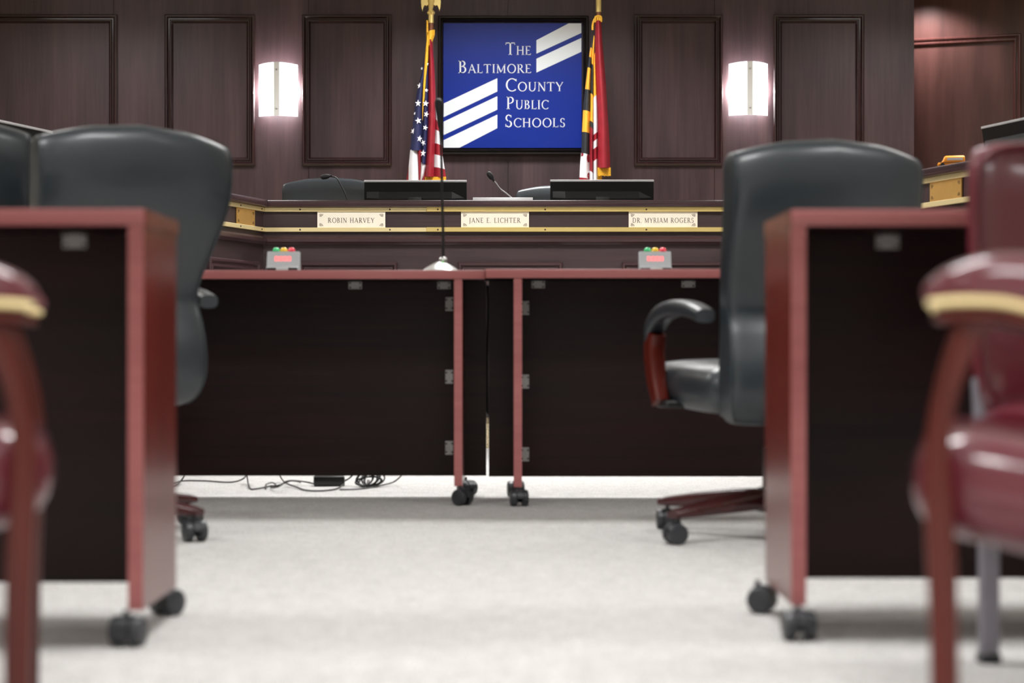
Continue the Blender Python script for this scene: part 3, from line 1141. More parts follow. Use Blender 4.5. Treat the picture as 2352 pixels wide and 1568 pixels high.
def star_mesh(r):
    bm = BM()
    pts = []
    for k in range(10):
        a = PI / 2 + k * PI / 5
        rr = r if k % 2 == 0 else r * 0.39
        pts.append((rr * math.cos(a), rr * math.sin(a)))
    prism(bm, pts, -0.001, 0.001)
    me = bpy.data.meshes.new('star')
    bm.to_mesh(me)
    bm.free()
    me.materials.append(M['flag_white'])
    return me


FM = ['navy', 'flag_red', 'flag_white', 'flag_gold', 'flag_black', 'fringe']
NA, RE, WH, GO, BK, FR = range(6)
YFL = 11.18
org = Vector((W(988, 300, YFL).x, YFL, 0.30))
us = thing('flag_on_pole', 'furled flag with white stars on navy and red stripes left of the blue sign', 'flag', org, 0)
fg = Flag(900, 3.5636, YFL, org)
END = 1760
L1 = [(285, 290), (262, 480), (243, 600), (205, 750), (185, 900), (165, 1060), (150, 1230), (135, 1350), (118, 1480)]
R1 = [(297, 290), (292, 480), (272, 640), (260, 800), (254, 900), (253, 1000), (248, 1200), (243, 1300), (240, 1480)]
R2 = [(302, 290), (302, 480), (300, 800), (298, 1000), (289, 1200), (276, 1370), (272, 1480)]
R3 = [(326, 290), (334, 370), (346, 500), (356, 700), (361, 900), (356, 1100), (348, 1300), (345, 1450)]
R4 = [(362, 860), (378, 960), (395, 1080), (408, 1180), (416, 1275), (432, 1370), (445, 1450), (449, 1480)]
b = BM()
fg.pleat(b, L1, R1, 300, 1234, [(1234, NA)], 0.03, 0.0)
fg.pleat(b, [(150, 1230), (136, 1360), (118, 1480)], [(152, 1230), (138, 1360), (136, 1480)], 1340, END, [(END, RE)], 0.01, 0.012)
fg.pleat(b, [(150, 1230), (138, 1360), (136, 1480)], [(210, 1230), (216, 1360), (219, 1480)], 1228, END, [(END, WH)], 0.02, 0.0)
fg.pleat(b, [(207, 1230), (216, 1360), (219, 1480)], [(246, 1228), (243, 1300), (240, 1480)], 1228, END, [(END, RE)], 0.016, 0.0)
fg.pleat(b, R1, R2, 300, 1345, [(1345, NA)], 0.026, -0.008)
fg.pleat(b, [(241, 1320), (236, 1400), (232, 1480)], [(280, 1320), (276, 1370), (262, 1440), (240, 1490)], 1330, 1480, [(1480, WH)], 0.02, -0.006)
fg.pleat(b, [(276, 1370), (262, 1430), (246, 1480)], [(280, 1370), (275, 1430), (272, 1480)], 1365, END, [(END, RE)], 0.014, -0.004)
fg.pleat(b, R2, R3, 330, 1450, [(1450, RE)], 0.036, -0.012)
fg.pleat(b, R3, R4, 872, 1450, [(985, WH), (1070, RE), (1180, WH), (1272, RE), (1375, WH), (1450, RE)], 0.02, 0.0, slope=18)
obj('cloth', b, FM, us, smooth=60)
b = BM()
fg.pleat(b, [(290, 290), (278, 400), (266, 560), (258, 700), (252, 850), (252, 990)], [(304, 290), (302, 420), (299, 500), (281, 640), (270, 800), (259, 900), (254, 990)], 290, 990, [(990, FR)], 0.012, -0.03)
fg.pleat(b, [(284, 262), (284, 340), (300, 390)], [(352, 255), (352, 300), (330, 370), (312, 395)], 258, 385, [(385, FR)], 0.03, -0.012, slope=-26)
fg.pleat(b, [(283, 165), (283, 265)], [(297, 165), (300, 265)], 168, 300, [(300, FR)], 0.008, -0.01)
for x0, x1 in ((272, 347), (344, 446)):
    k0 = x0
    while k0 < x1:
        k1 = min(k0 + 9, x1)
        fg.pleat(b, [(k0, 1440), (k0, 1500)], [(k1 - 1, 1440), (k1 - 1, 1500)], 1448, 1485 + random.random() * 6, [(1600, FR)], 0.008, -0.014, n=4)
        k0 = k1
obj('fringe', b, FM, us, smooth=60)['kind'] = 'stuff'
sme = star_mesh(0.0215)
for (x, y, s, r) in ((228, 707, 0.9, .1), (217, 850, 1.0, .0), (279, 853, .95, .1), (219, 993, 1.0, -.2), (284, 940, .9, .3), (174, 1075, .9, .4), (228, 1138, 1.0, .2),
                     (260, 1172, .9, -.4), (258, 1258, 1.0, 0.1), (246, 562, .5, .2), (291, 530, .55, 0), (285, 745, .6, .2), (276, 1050, .8, .3), (188, 930, .5, .5)):
    L, R = (interp(L1, y), interp(R1, y)) if x < interp(R1, y) else (interp(R1, y), interp(R2, y))
    tt = max(0.08, min(0.92, (x - L) / (R - L)))
    bl, d0 = (0.03, 0.0) if x < interp(R1, y) else (0.026, -0.008)
    p = fg.pt(x, y, d0 - bl * math.sin(PI * tt) - 0.003)
    o = link_mesh('star', sme, us, p, (0, r, math.cos(PI * tt) * -0.5))
    o.scale = (s * (1 - 0.25 * abs(math.cos(PI * tt))), s, s)
b = BM()
pp = fg.pt(320, 300)
pz = fg.pt(320, 187).z
lathe(b, [(0.0145, 0.02), (0.0145, pz)], (pp.x, 0.012, 0), 16)
obj('pole', b, 'pole_wood', us)
b = BM()
z1, z2, z3 = fg.pt(0, 187).z, fg.pt(0, 120).z, fg.pt(0, 84).z
lathe(b, [(0.0165, z1), (0.0165, z2), (0.02, z2 + 0.002), (0.026, (z2 + z3) / 2), (0.019, z3 - 0.002), (0.012, z3 + 0.004)], (pp.x, 0.012, 0), 18)
obj('ferrule', b, 'brass', us)
# eagle: body, head, tail and two raised wings
b = BM()
ez = z3 + 0.004
tube(b, [(pp.x - 0.004, 0.012, ez - 0.006), (pp.x, 0.008, ez + 0.022), (pp.x + 0.002, 0.004, ez + 0.055), (pp.x + 0.002, 0.0, ez + 0.08), (pp.x - 0.004, -0.008, ez + 0.098), (pp.x - 0.012, -0.018, ez + 0.098)],
     [0.010, 0.017, 0.022, 0.016, 0.012, 0.003], 14, smooth=4)
eb = obj('eagle_finial', b, 'brass', us)
for sx in (-1, 1):
    b = BM()
    out = [(0.014, 0.03), (0.022, 0.075), (0.034, 0.098), (0.05, 0.088), (0.06, 0.05), (0.057, 0.012), (0.05, -0.012), (0.044, 0.02), (0.036, 0.03), (0.028, 0.02)]
    prism(b, [(pp.x + sx * x, ez + z) for x, z in out], -0.004, 0.006)
    bmesh.ops.bevel(b, geom=list(b.edges), offset=0.0018, segments=1, affect='EDGES')
    obj('wing', b, 'brass', eb)
b = BM()
lathe(b, [(0.15, 0), (0.15, 0.015), (0.13, 0.03), (0.05, 0.05), (0.025, 0.08), (0.0145, 0.09)], (pp.x, 0.012, 0), 24)
obj('pole_base', b, 'brass', us)

org = Vector((W(1378, 300, YFL).x, YFL, 0.30))
md = thing('flag_on_pole', 'furled flag in black, gold, red and white right of the blue sign', 'flag', org, 0)
fg = Flag(1310, 3.567, YFL, org)
LA = [(190, 290), (165, 390), (160, 420), (141, 560), (120, 740), (105, 900), (97, 1070), (90, 1240), (80, 1350), (74, 1480)]
RA = [(194, 290), (180, 390), (175, 470), (170, 560), (165, 740), (163, 900), (158, 1090), (156, 1260), (158, 1400), (157, 1480)]
RB = [(200, 290), (197, 420), (188, 520), (190, 560), (189, 700), (188, 900), (188, 1480)]
RC = [(202, 290), (203, 480), (208, 600), (216, 780), (222, 900), (225, 1040), (222, 1200), (222, 1480)]
RD = [(252, 180), (262, 350), (275, 500), (290, 680), (301, 870), (315, 1080), (322, 1250), (326, 1378)]
b = BM()
fg.pleat(b, LA, RA, 300, 1800, [(395, BK), (472, GO), (560, BK), (737, GO), (910, BK), (1086, GO), (1262, BK), (1460, WH), (1800, RE)], 0.03, 0.0, slope=14)
fg.pleat(b, RA, RB, 300, 1800, [(530, GO), (775, BK), (1000, GO), (1050, BK), (1410, RE), (1800, WH)], 0.024, -0.006, slope=22)
fg.pleat(b, RB, RC, 440, 1800, [(790, GO), (1095, WH), (1150, RE), (1212, WH), (1312, RE), (1800, WH)], 0.024, -0.012, slope=-26)
fg.pleat(b, RC, RD, 180, 1380, [(1380, RE)], 0.045, -0.016)
obj('cloth', b, FM, md, smooth=60)
# red edges of the cross on the lowest left fold
b = BM()


def lobe(x, y, rx, ry):
    pts = []
    for k in range(20):
        a = 2 * PI * k / 20
        xx = x + rx * math.cos(a)
        yy = y + ry * math.sin(a)
        L, R = interp(LA, yy), interp(RA, yy)
        xx = max(L + 2, min(R - 2, xx))
        tt = (xx - L) / (R - L)
        pts.append(fg.pt(xx, yy, -0.03 * math.sin(PI * tt) - 0.002))
    c = Vector((0, 0, 0))
    for p in pts:
        c += p / len(pts)
    L, R = interp(LA, y), interp(RA, y)
    c.y = -0.03 * math.sin(PI * (x - L) / (R - L)) - 0.003
    cv = b.verts.new(c)
    vs2 = [b.verts.new(p) for p in pts]
    for i in range(20):
        b.faces.new((cv, vs2[i], vs2[(i + 1) % 20]))


lobe(146, 1298, 12, 34)
lobe(94, 1268, 12, 14)
lobe(152, 1440, 14, 26)
obj('red_cross_edge', b, 'flag_red', md, smooth=60)
b = BM()
k0 = 222
while k0 < 327:
    fg.pleat(b, [(k0, 1370), (k0, 1500)], [(k0 + 8, 1370), (k0 + 8, 1500)], 1376, 1440 + random.random() * 8, [(1600, FR)], 0.008, -0.03, n=4)
    k0 += 9
k0 = 222
while k0 < 258:
    fg.pleat(b, [(k0, 1440), (k0, 1500)], [(k0 + 8, 1440), (k0 + 8, 1500)], 1436, 1480 + random.random() * 8, [(1600, FR)], 0.008, -0.01, n=4)
    k0 += 9
for pts in ([(205, 190), (203, 150), (216, 140), (230, 138), (246, 142), (252, 158), (250, 186)],
            [(212, 150), (196, 165), (186, 190), (181, 220), (181, 252)], [(225, 145), (222, 165), (224, 190)], [(238, 145), (238, 165), (240, 186)]):
    tube(b, [fg.pt(x, y, -0.026) for x, y in pts], 0.0065, 8, smooth=3)
obj('fringe', b, FM + ['fringe'], md, smooth=60)['kind'] = 'stuff'
o = [c for c in md.children if c.name.startswith('fringe')][0]
o.data.materials.clear()
o.data.materials.append(M['fringe'])
for p in o.data.polygons:
    p.material_index = 0
b = BM()
pp = fg.pt(216, 300)
lathe(b, [(0.0145, 0.02), (0.0145, fg.pt(0, 95).z)], (pp.x + 0.012, 0.022, 0), 16)
obj('pole', b, 'pole_wood', md)
b = BM()
lathe(b, [(0.0165, fg.pt(0, 95).z), (0.0165, fg.pt(0, -20).z), (0.026, fg.pt(0, -60).z), (0.012, fg.pt(0, -90).z), (0.02, fg.pt(0, -160).z), (0.003, fg.pt(0, -300).z)], (pp.x + 0.012, 0.022, 0), 18)
obj('ferrule', b, 'brass', md)
b = BM()
lathe(b, [(0.15, 0), (0.15, 0.015), (0.13, 0.03), (0.05, 0.05), (0.025, 0.08), (0.0145, 0.09)], (pp.x + 0.012, 0.022, 0), 24)
obj('pole_base', b, 'brass', md)


# ------------------------------------------------------------------ casters
def caster_meshes(r, wid):
    bm = BM()
    # hood: outer shell over the upper part of the wheels
    rings = []
    for k in range(13):
        a = math.radians(-35 + 215 * k / 12)
        co, si = math.cos(a), math.sin(a)
        rings.append([(-wid * 0.16, co * r * 0.55, r + si * r * 0.55), (-wid * 0.16, co * r * 1.07, r + si * r * 1.07),
                      (wid * 0.16, co * r * 1.07, r + si * r * 1.07), (wid * 0.16, co * r * 0.55, r + si * r * 0.55)])
    loft(bm, rings)
    lathe(bm, [(r * 0.28, r * 1.6), (r * 0.28, r * 2.05), (r * 0.2, r * 2.06), (r * 0.2, r * 2.4)], (0, r * 0.35, 0), 12)
    hood = bpy.data.meshes.new('caster')
    bmesh.ops.recalc_face_normals(bm, faces=bm.faces)
    bm.to_mesh(hood)
    bm.free()
    hood.materials.append(M['caster_grey'])
    bm = BM()
    lathe(bm, [(r * 0.3, -wid * 0.19), (r * 0.86, -wid * 0.19), (r, -wid * 0.12), (r, wid * 0.08), (r * 0.93, wid * 0.15), (r * 0.72, wid * 0.185), (r * 0.3, wid * 0.19)], (0, 0, r), 24, 'X')
    wh = bpy.data.meshes.new('wheel')
    bmesh.ops.recalc_face_normals(bm, faces=bm.faces)
    bm.to_mesh(wh)
    bm.free()
    wh.materials.append(M['caster_grey'])
    for me in (hood, wh):
        me.polygons.foreach_set('use_smooth', [True] * len(me.polygons))
        me.set_sharp_from_angle(angle=math.radians(40))
    return hood, wh


CH = caster_meshes(0.0275, 0.058)
CT = caster_meshes(0.026, 0.056)


def caster(parent, loc, rz, ms, wid):
    c = link_mesh('caster', ms[0], parent, loc, (0, 0, rz))
    link_mesh('wheel', ms[1], c, (-wid * 0.33, 0, 0), (0, 0, PI))
    link_mesh('wheel', ms[1], c, (wid * 0.33, 0, 0), (0, 0, 0))
    return c


# ------------------------------------------------------------------ training tables
def table(label, x0, x1, yf, depth, zt, slabs, mod, brk, cas, rz=0.0, pivot=None):
    """x0..x1 tabletop ends, yf front edge, slabs: x of outer face and side; the front (user side) faces -y"""
    px_, py_ = pivot if pivot else ((x0 + x1) / 2, yf)
    t = thing('training_table', label, 'table', (px_, py_, 0), rz, 'rolling training tables')

    def X(x):
        return x - px_
    th = 0.028
    b = BM()
    box(b, X(x0) + 0.003, X(x1) - 0.003, 0.003, depth, zt - th, zt, 0.004, 2)
    top = obj('tabletop', b, 'table_wood', t)
    b = BM()
    box(b, X(x0), X(x1), -0.001, 0.0035, zt - th - 0.0005, zt - 0.0005, 0.0016, 2)
    obj('edge_band', b, 'table_edge_lit', top)
    for xs_ in (x0, x1):
        b = BM()
        box(b, X(xs_) - (0.001 if xs_ == x0 else 0.0025), X(xs_) + (0.0025 if xs_ == x0 else 0.001), 0.0036, depth, zt - th - 0.0005, zt - 0.0005, 0.001, 1)
        obj('edge_band', b, 'table_end', top)
    for xo, s in slabs:           # s: +1 slab extends to +x from xo
        a, c = (xo, xo + 0.026) if s > 0 else (xo - 0.026, xo)
        b = BM()
        box(b, X(a), X(c), 0.006, depth - 0.01, 0.06, zt - th)
        sl = obj('end_panel', b, 'table_end', t, smooth=0)
        b = BM()
        box(b, X(a), X(c), 0.003, 0.0062, 0.06, zt - th - 0.0008)
        obj('edge_band', b, 'table_edge_lit', sl, smooth=0)
        xc = (a + c) / 2
        for k, (dx_, dy_, rr) in enumerate(cas):
            caster(t, (X(xc) + dx_ * (1 if True else s), dy_, 0), rr, CT, 0.056)
    m0, m1, ym = mod
    b = BM()
    box(b, X(m0), X(m1), ym, ym + 0.018, 0.07, zt - th)
    mp = obj('modesty_panel', b, 'table_wood', t, smooth=0)
    for (bx_, bz_, bw, bh) in brk:
        b = BM()
        box(b, X(bx_) - bw / 2, X(bx_) + bw / 2, ym - 0.003, ym, bz_ - bh / 2, bz_ + bh / 2, 0.0012, 1)
        if bw > bh:
            box(b, X(bx_) - bw / 2, X(bx_) + bw / 2, ym - 0.03, ym - 0.003, bz_ + bh / 2 - 0.003, bz_ + bh / 2)
        br = obj('bracket', b, 'zinc', mp)
        for sx in (-0.36, 0.36):
            for sz in (-0.3, 0.3):
                b = BM()
                lathe(b, [(0.0032, 0.0), (0.0032, -0.0015), (0.0015, -0.002)], (X(bx_) + sx * bw, ym - 0.003, bz_ + sz * bh), 8, 'Y')
                obj('screw', b, 'black_plastic', br)
    return t


ZTB = 0.747
# near tables
ynl = 3.208
sl_ = F / (ynl + 0.30)
table('mahogany rolling table in front of the left black office chair', -2.15, -0.629, ynl, 0.33, ZTB, [(-0.631, -1), (-2.13, 1)], (-2.10, -0.66, 0.30),
      [((172 - 1176) / sl_, H + (784 - 551) / sl_, 0.046, 0.032), (-1.6, H + (784 - 551) / sl_, 0.046, 0.032)],
      [(-0.012, 0.0, 2.9), (-0.012, 0.36, 2.5)])
ynr = 3.27
sr_ = F / (ynr + 0.30)
table('mahogany rolling table in front of the right black office chair', 0.487, 2.0, ynr, 0.35, ZTB + 0.003, [(0.487, 1), (1.98, -1)], (0.52, 1.95, 0.30),
      [((2038 - 1176) / sr_, H + (784 - 553) / sr_, 0.046, 0.032), (1.5, H + (784 - 553) / sr_, 0.046, 0.032)],
      [(0.0, 0.0, 0.1), (-0.02, 0.33, 1.2)])
# middle tables
ym_ = 5.964
s2 = F / (ym_ + 0.33)


def mbx(u, v, wd, hg, s=s2):
    return ((u - 1176) / s, H + (784 - v) / s, wd, hg)


table('mahogany rolling table carrying the tall black microphone', -1.305, -0.0855, ym_, 0.38, ZTB, [(-0.158, -1), (-1.24, 1)], (-1.21, -0.0860, 0.33),
      [mbx(816, 655, 0.046, 0.026), mbx(1020, 655, 0.046, 0.026), mbx(1032, 698, 0.027, 0.047), mbx(1032, 865, 0.027, 0.047), mbx(1032, 1028, 0.027, 0.047)],
      [(0.014, 0.0, 0.9), (0.02, 0.37, 0.7)])
ymr = 5.93
s3 = F / (ymr + 0.33)
table('mahogany rolling table in the middle of the room, right of the narrow gap', -0.0835, 1.45, ymr, 0.38, ZTB + 0.002, [(0.0055, 1), (1.38, -1)], (-0.0775, 1.42, 0.33),
      [mbx(1236, 653, 0.046, 0.026, s3), mbx(1581, 651, 0.046, 0.026, s3), mbx(1206, 707, 0.027, 0.047, s3), mbx(1206, 876, 0.027, 0.047, s3), mbx(1206, 1043, 0.027, 0.047, s3)],
      [(0.004, 0.0, 0.15), (-0.006, 0.37, 0.1)])


# ------------------------------------------------------------------ things on the middle tables
def timer(u, label, YT=6.12):
    s = F / YT
    zt = ZTB + 0.001
    t = thing('speaker_timer', label, 'timer', ((u - 1176) / s, YT, zt), 0, 'speaker timers')
    hw = 0.0515
    b = BM()
    rings = [[(x, y, z) for y, z in ((-0.03, 0.0), (-0.03, 0.012), (-0.012, 0.016), (0.006, 0.066), (0.05, 0.066), (0.05, 0.0))] for x in (-hw, hw)]
    loft(b, rings)
    bmesh.ops.bevel(b, geom=list(b.edges), offset=0.0015, segments=2, affect='EDGES')
    body = obj('timer_box', b, 'timer_grey', t)
    b = BM()
    box(b, -hw * 0.98, hw * 0.98, -0.0325, -0.0295, 0.0, 0.0115, 0.001, 1)
    obj('front_lip', b, 'black_plastic', body)
    b = BM()
    box(b, -0.019, 0.021, -0.0345, -0.032, 0.0025, 0.0105, 0.001, 1)
    obj('label_strip', b, 'label_white', body)
    b = BM()
    sl = 0.018 / 0.05
    for i, x in enumerate((-0.021, -0.007, 0.007, 0.021)):
        for (a, c, d, e) in ((-0.004, 0.004, 0.047, 0.0485), (-0.004, 0.004, 0.041, 0.0425), (-0.004, 0.004, 0.035, 0.0365), (-0.0045, -0.003, 0.036, 0.048), (0.003, 0.0045, 0.036, 0.048)):
            pts = [(x + a, d), (x + c, d), (x + c, e), (x + a, e)]
            vv = [b.verts.new((p[0], -0.012 + (p[1] - 0.016) * sl - 0.001, p[1])) for p in pts]
            b.faces.new(vv)
    bmesh.ops.solidify(b, geom=list(b.faces), thickness=0.0006)
    obj('digits', b, 'led_red', body, smooth=0)
    for x, m in ((-0.024, 'dome_green'), (0.001, 'dome_yellow'), (0.026, 'dome_red')):
        b = BM()
        lathe(b, [(0.0118, 0), (0.0118, 0.003), (0.0108, 0.007), (0.0082, 0.0105), (0.0045, 0.0125), (0.001, 0.013)], (x, 0.016, 0.066), 18)
        obj('signal_lens', b, m, t)


timer(650, 'grey speaker timer with coloured lights on the left middle table')
timer(1505, 'grey speaker timer with coloured lights on the right middle table')

YMI = 6.08
s = F / YMI
t = thing('table_microphone', 'tall thin black microphone on a round chrome base on the middle table', 'microphone', ((1012 - 1176) / s, YMI, ZTB), 0)
b = BM()
lathe(b, [(0.058, 0), (0.0585, 0.003), (0.05, 0.010), (0.035, 0.019), (0.022, 0.026), (0.012, 0.031)], n=32)
bs = obj('microphone_base', b, 'chrome', t)
b = BM()
lathe(b, [(0.010, 0.028), (0.0125, 0.033), (0.0135, 0.038), (0.011, 0.044), (0.006, 0.047)], (0.008, 0, 0), n=20)
obj('collar', b, 'chrome', t)
b = BM()
lathe(b, [(0.003, 0), (0.003, -0.002), (0.001, -0.003)], (0.0075, -0.028, 0.0235), 10, 'Y')
obj('status_light', b, 'led_green', bs)
nk = [(0.008, 0, 0.04), ((1018 - 1012) / s, 0, 0.1), ((1016 - 1012) / s, 0, 0.22), ((1014 - 1012) / s, 0, 0.36), ((1012 - 1012) / s, 0, 0.44), ((1010 - 1012) / s, 0, 0.475)]
b = BM()
tube(b, nk, 0.0045, 8, smooth=5)
obj('neck', b, 'black_plastic', t)
b = BM()
hx = (1008 - 1012) / s
ztop = H + (784 - 226) / s - ZTB
tube(b, [(hx + .003, 0, ztop - 0.095), (hx + .002, 0, ztop - 0.085), (hx + .001, 0, ztop - 0.05), (hx, 0, ztop - 0.022), (hx - .001, 0, ztop - 0.008), (hx - .001, 0, ztop)], [0.0045, 0.007, 0.0105, 0.014, 0.0125, 0.004], 14, smooth=3)
obj('microphone_head', b, 'mic_black', t)
# lead that hangs in the gap between the two middle tables
b = BM()
xg = -0.0818
tube(b, [(xg, ym_ + 0.34, 0.71), (xg + 0.001, ym_ + 0.345, 0.62), (xg - 0.001, ym_ + 0.345, 0.45), (xg, ym_ + 0.345, 0.30), (xg + .001, ym_ + 0.36, 0.268)], 0.0042, 8, smooth=5)
tag(obj('microphone_lead', b, 'cable'), 'black lead hanging in the gap between the middle tables', 'cable')


# ------------------------------------------------------------------ executive chairs
def exec_chair(label, loc, rz, base_a, lift=0.0, detail=True, group='black office chairs'):
    """faces local +y; rz turns the upper part, base_a is the world angle of one star leg"""
    t = thing('office_chair', label, 'chair', loc, rz, group)
    # backrest: (z, half width, rear y, half thickness)
    secs = [(0.335, 0.150, 0.030, 0.020), (0.340, 0.185, 0.010, 0.035), (0.360, 0.212, -0.022, 0.048), (0.40, 0.226, -0.048, 0.056), (0.45, 0.230, -0.058, 0.058), (0.51, 0.228, -0.052, 0.056),
            (0.565, 0.224, -0.034, 0.050), (0.605, 0.220, -0.012, 0.044), (0.64, 0.220, -0.008, 0.043), (0.69, 0.227, -0.026, 0.046), (0.76, 0.240, -0.064, 0.050), (0.83, 0.251, -0.100, 0.054), (0.89, 0.257, -0.118, 0.056),
            (0.95, 0.259, -0.123, 0.056), (1.0, 0.260, -0.117, 0.053), (1.028, 0.258, -0.108, 0.046), (1.044, 0.254, -0.094, 0.036), (1.053, 0.246, -0.076, 0.022), (1.056, 0.232, -0.060, 0.010)]
    V3 = spline([Vector((s_[0], s_[1], s_[2])) for s_ in secs], 3)
    T3 = spline([Vector((s_[3], 0, 0)) for s_ in secs], 3)
    N = 64
    rings = []
    yb = -0.19

    def bp(z, hw_, yr, ht, a):
        c_, s_ = sup(a, 7.0)
        x = hw_ * c_
        q = c_ * c_
        top = max(0, min(1, (z - 0.6) / 0.45))
        yr = yr - 0.06 * max(0, min(1, (z - 0.55) / 0.5))
        return Vector((x, yb + yr + ht + ht * s_ + 0.045 * q * (0.35 + 0.65 * top), z + lift - 0.035 * q * top * top))
    for v3, t3 in zip(V3, T3):
        rings.append([bp(v3.x, v3.y, v3.z, t3.x, 2 * PI * k / N) for k in range(N)])
    b = BM()
    loft(b, rings)
    back = obj('backrest', b, 'black_leather', t, smooth=50)
    if detail:
        for a in (math.radians(196), math.radians(344)):
            b = BM()
            pts = [bp(v3.x, v3.y, v3.z, t3.x, a) + Vector((0, -0.001, 0)) for v3, t3 in zip(V3, T3)][4:-5]
            tube(b, pts, 0.0035, 6)
            obj('piping', b, 'black_leather', back)
    b = BM()
    mx = Matrix.Translation((0, 0.085, 0.43 + lift)) @ Matrix.Rotation(math.radians(2), 4, 'X')
    rbox(b, (0, 0, 0), (0.50, 0.47, 0.12), 0.055, 7, (0, 0, 0.014), mx)
    obj('seat', b, 'black_leather', t, smooth=60)
    for sx in (-1, 1):
        xx = sx * 0.268
        b = BM()
        sweep_yz(b, [(-0.145, 0.615 + lift), (-0.06, 0.632 + lift), (0.04, 0.638 + lift), (0.14, 0.625 + lift), (0.205, 0.59 + lift), (0.228, 0.54 + lift)],
                 [0.026, 0.030, 0.030, 0.030, 0.028, 0.022], [0.018, 0.021, 0.022, 0.022, 0.02, 0.014], xx, 3.2)
        ar = obj('armrest', b, 'black_leather', t, smooth=50)
        b = BM()
        sweep_yz(b, [(0.20, 0.575 + lift), (0.212, 0.53 + lift), (0.200, 0.46 + lift), (0.165, 0.385 + lift)],
                 [0.022, 0.024, 0.023, 0.02], [0.030, 0.030, 0.027, 0.022], xx, 5)
        o_ = obj('arm_support', b, 'chair_wood', ar, smooth=40)
        o_['label'] = 'red brown wooden upright'
        b = BM()
        box(b, min(xx, sx * 0.1), max(xx, sx * 0.1), 0.12, 0.20, 0.372 + lift, 0.392 + lift, 0.004, 1)
        obj('arm_bracket', b, 'black_plastic', t)
    b = BM()
    lathe(b, [(0.028, 0.10), (0.028, 0.24), (0.02, 0.242), (0.02, 0.36 + lift)], (0, 0.03, 0), 18)
    obj('gas_column', b, 'black_plastic', t)
    b = BM()
    box(b, -0.10, 0.10, -0.14, 0.17, 0.345 + lift, 0.375 + lift, 0.008, 2)
    obj('tilt_plate', b, 'black_plastic', t)
    b = BM()
    lathe(b, [(0.03, 0.065), (0.05, 0.07), (0.052, 0.115), (0.04, 0.13), (0.029, 0.132)], (0, 0.03, 0), 20)
    obj('base_hub', b, 'black_plastic', t)
    for k in range(5):
        a = base_a - rz + k * 2 * PI / 5
        R = 0.33
        ca, sa = math.cos(a), math.sin(a)
        mxl = Matrix.Translation((0, 0.03, 0)) @ Matrix.Rotation(a, 4, 'Z')
        rings = []
        for r_, z0, z1, hw_ in ((0.03, 0.075, 0.128, 0.026), (0.12, 0.072, 0.122, 0.028), (0.24, 0.068, 0.106, 0.027), (0.325, 0.066, 0.092, 0.025), (0.352, 0.067, 0.085, 0.019)):
            rings.append([mxl @ Vector((r_, hw_ * sup(2 * PI * q / 16, 4)[0], (z0 + z1) / 2 + (z1 - z0) / 2 * sup(2 * PI * q / 16, 4)[1])) for q in range(16)])
        b = BM()
        loft(b, rings)
        obj('star_leg', b, 'base_wood', t, smooth=50)
        cp = Vector((R * ca, 0.03 + R * sa, 0))
        rr = (0.35, 2.2, 4.0, 1.1, 5.1)[k] + base_a
        off_ = Matrix.Rotation(rr, 3, 'Z') @ Vector((0, 0.0096, 0))
        caster(t, cp - off_, rr, CH, 0.058)
    return t


exec_chair('black high back office chair in the right half, its left armrest showing', (0.705, 4.98, 0), math.radians(17), math.radians(143.5), -0.03)
exec_chair('black high back office chair in the left half, between table and dais', (-1.115, 5.0, 0), math.radians(34), math.radians(-24), 0.012)
exec_chair('dark office chair back cut off by the left edge of the photo', (-1.68, 5.62, 0), math.radians(10), math.radians(80), 0.10)
YC = 9.98
exec_chair('black leather chair behind the dais with a microphone before it', ((738 - 1176) * YC / F, YC + 0.1, 0.30), math.radians(178), 0.3, 0.07, group='chairs behind the dais')
exec_chair('black leather chair behind the dais, half hidden by the right monitor', ((1305 - 1176) * YC / F, YC + 0.1, 0.30), math.radians(184), 0.8, 0.03, group='chairs behind the dais')


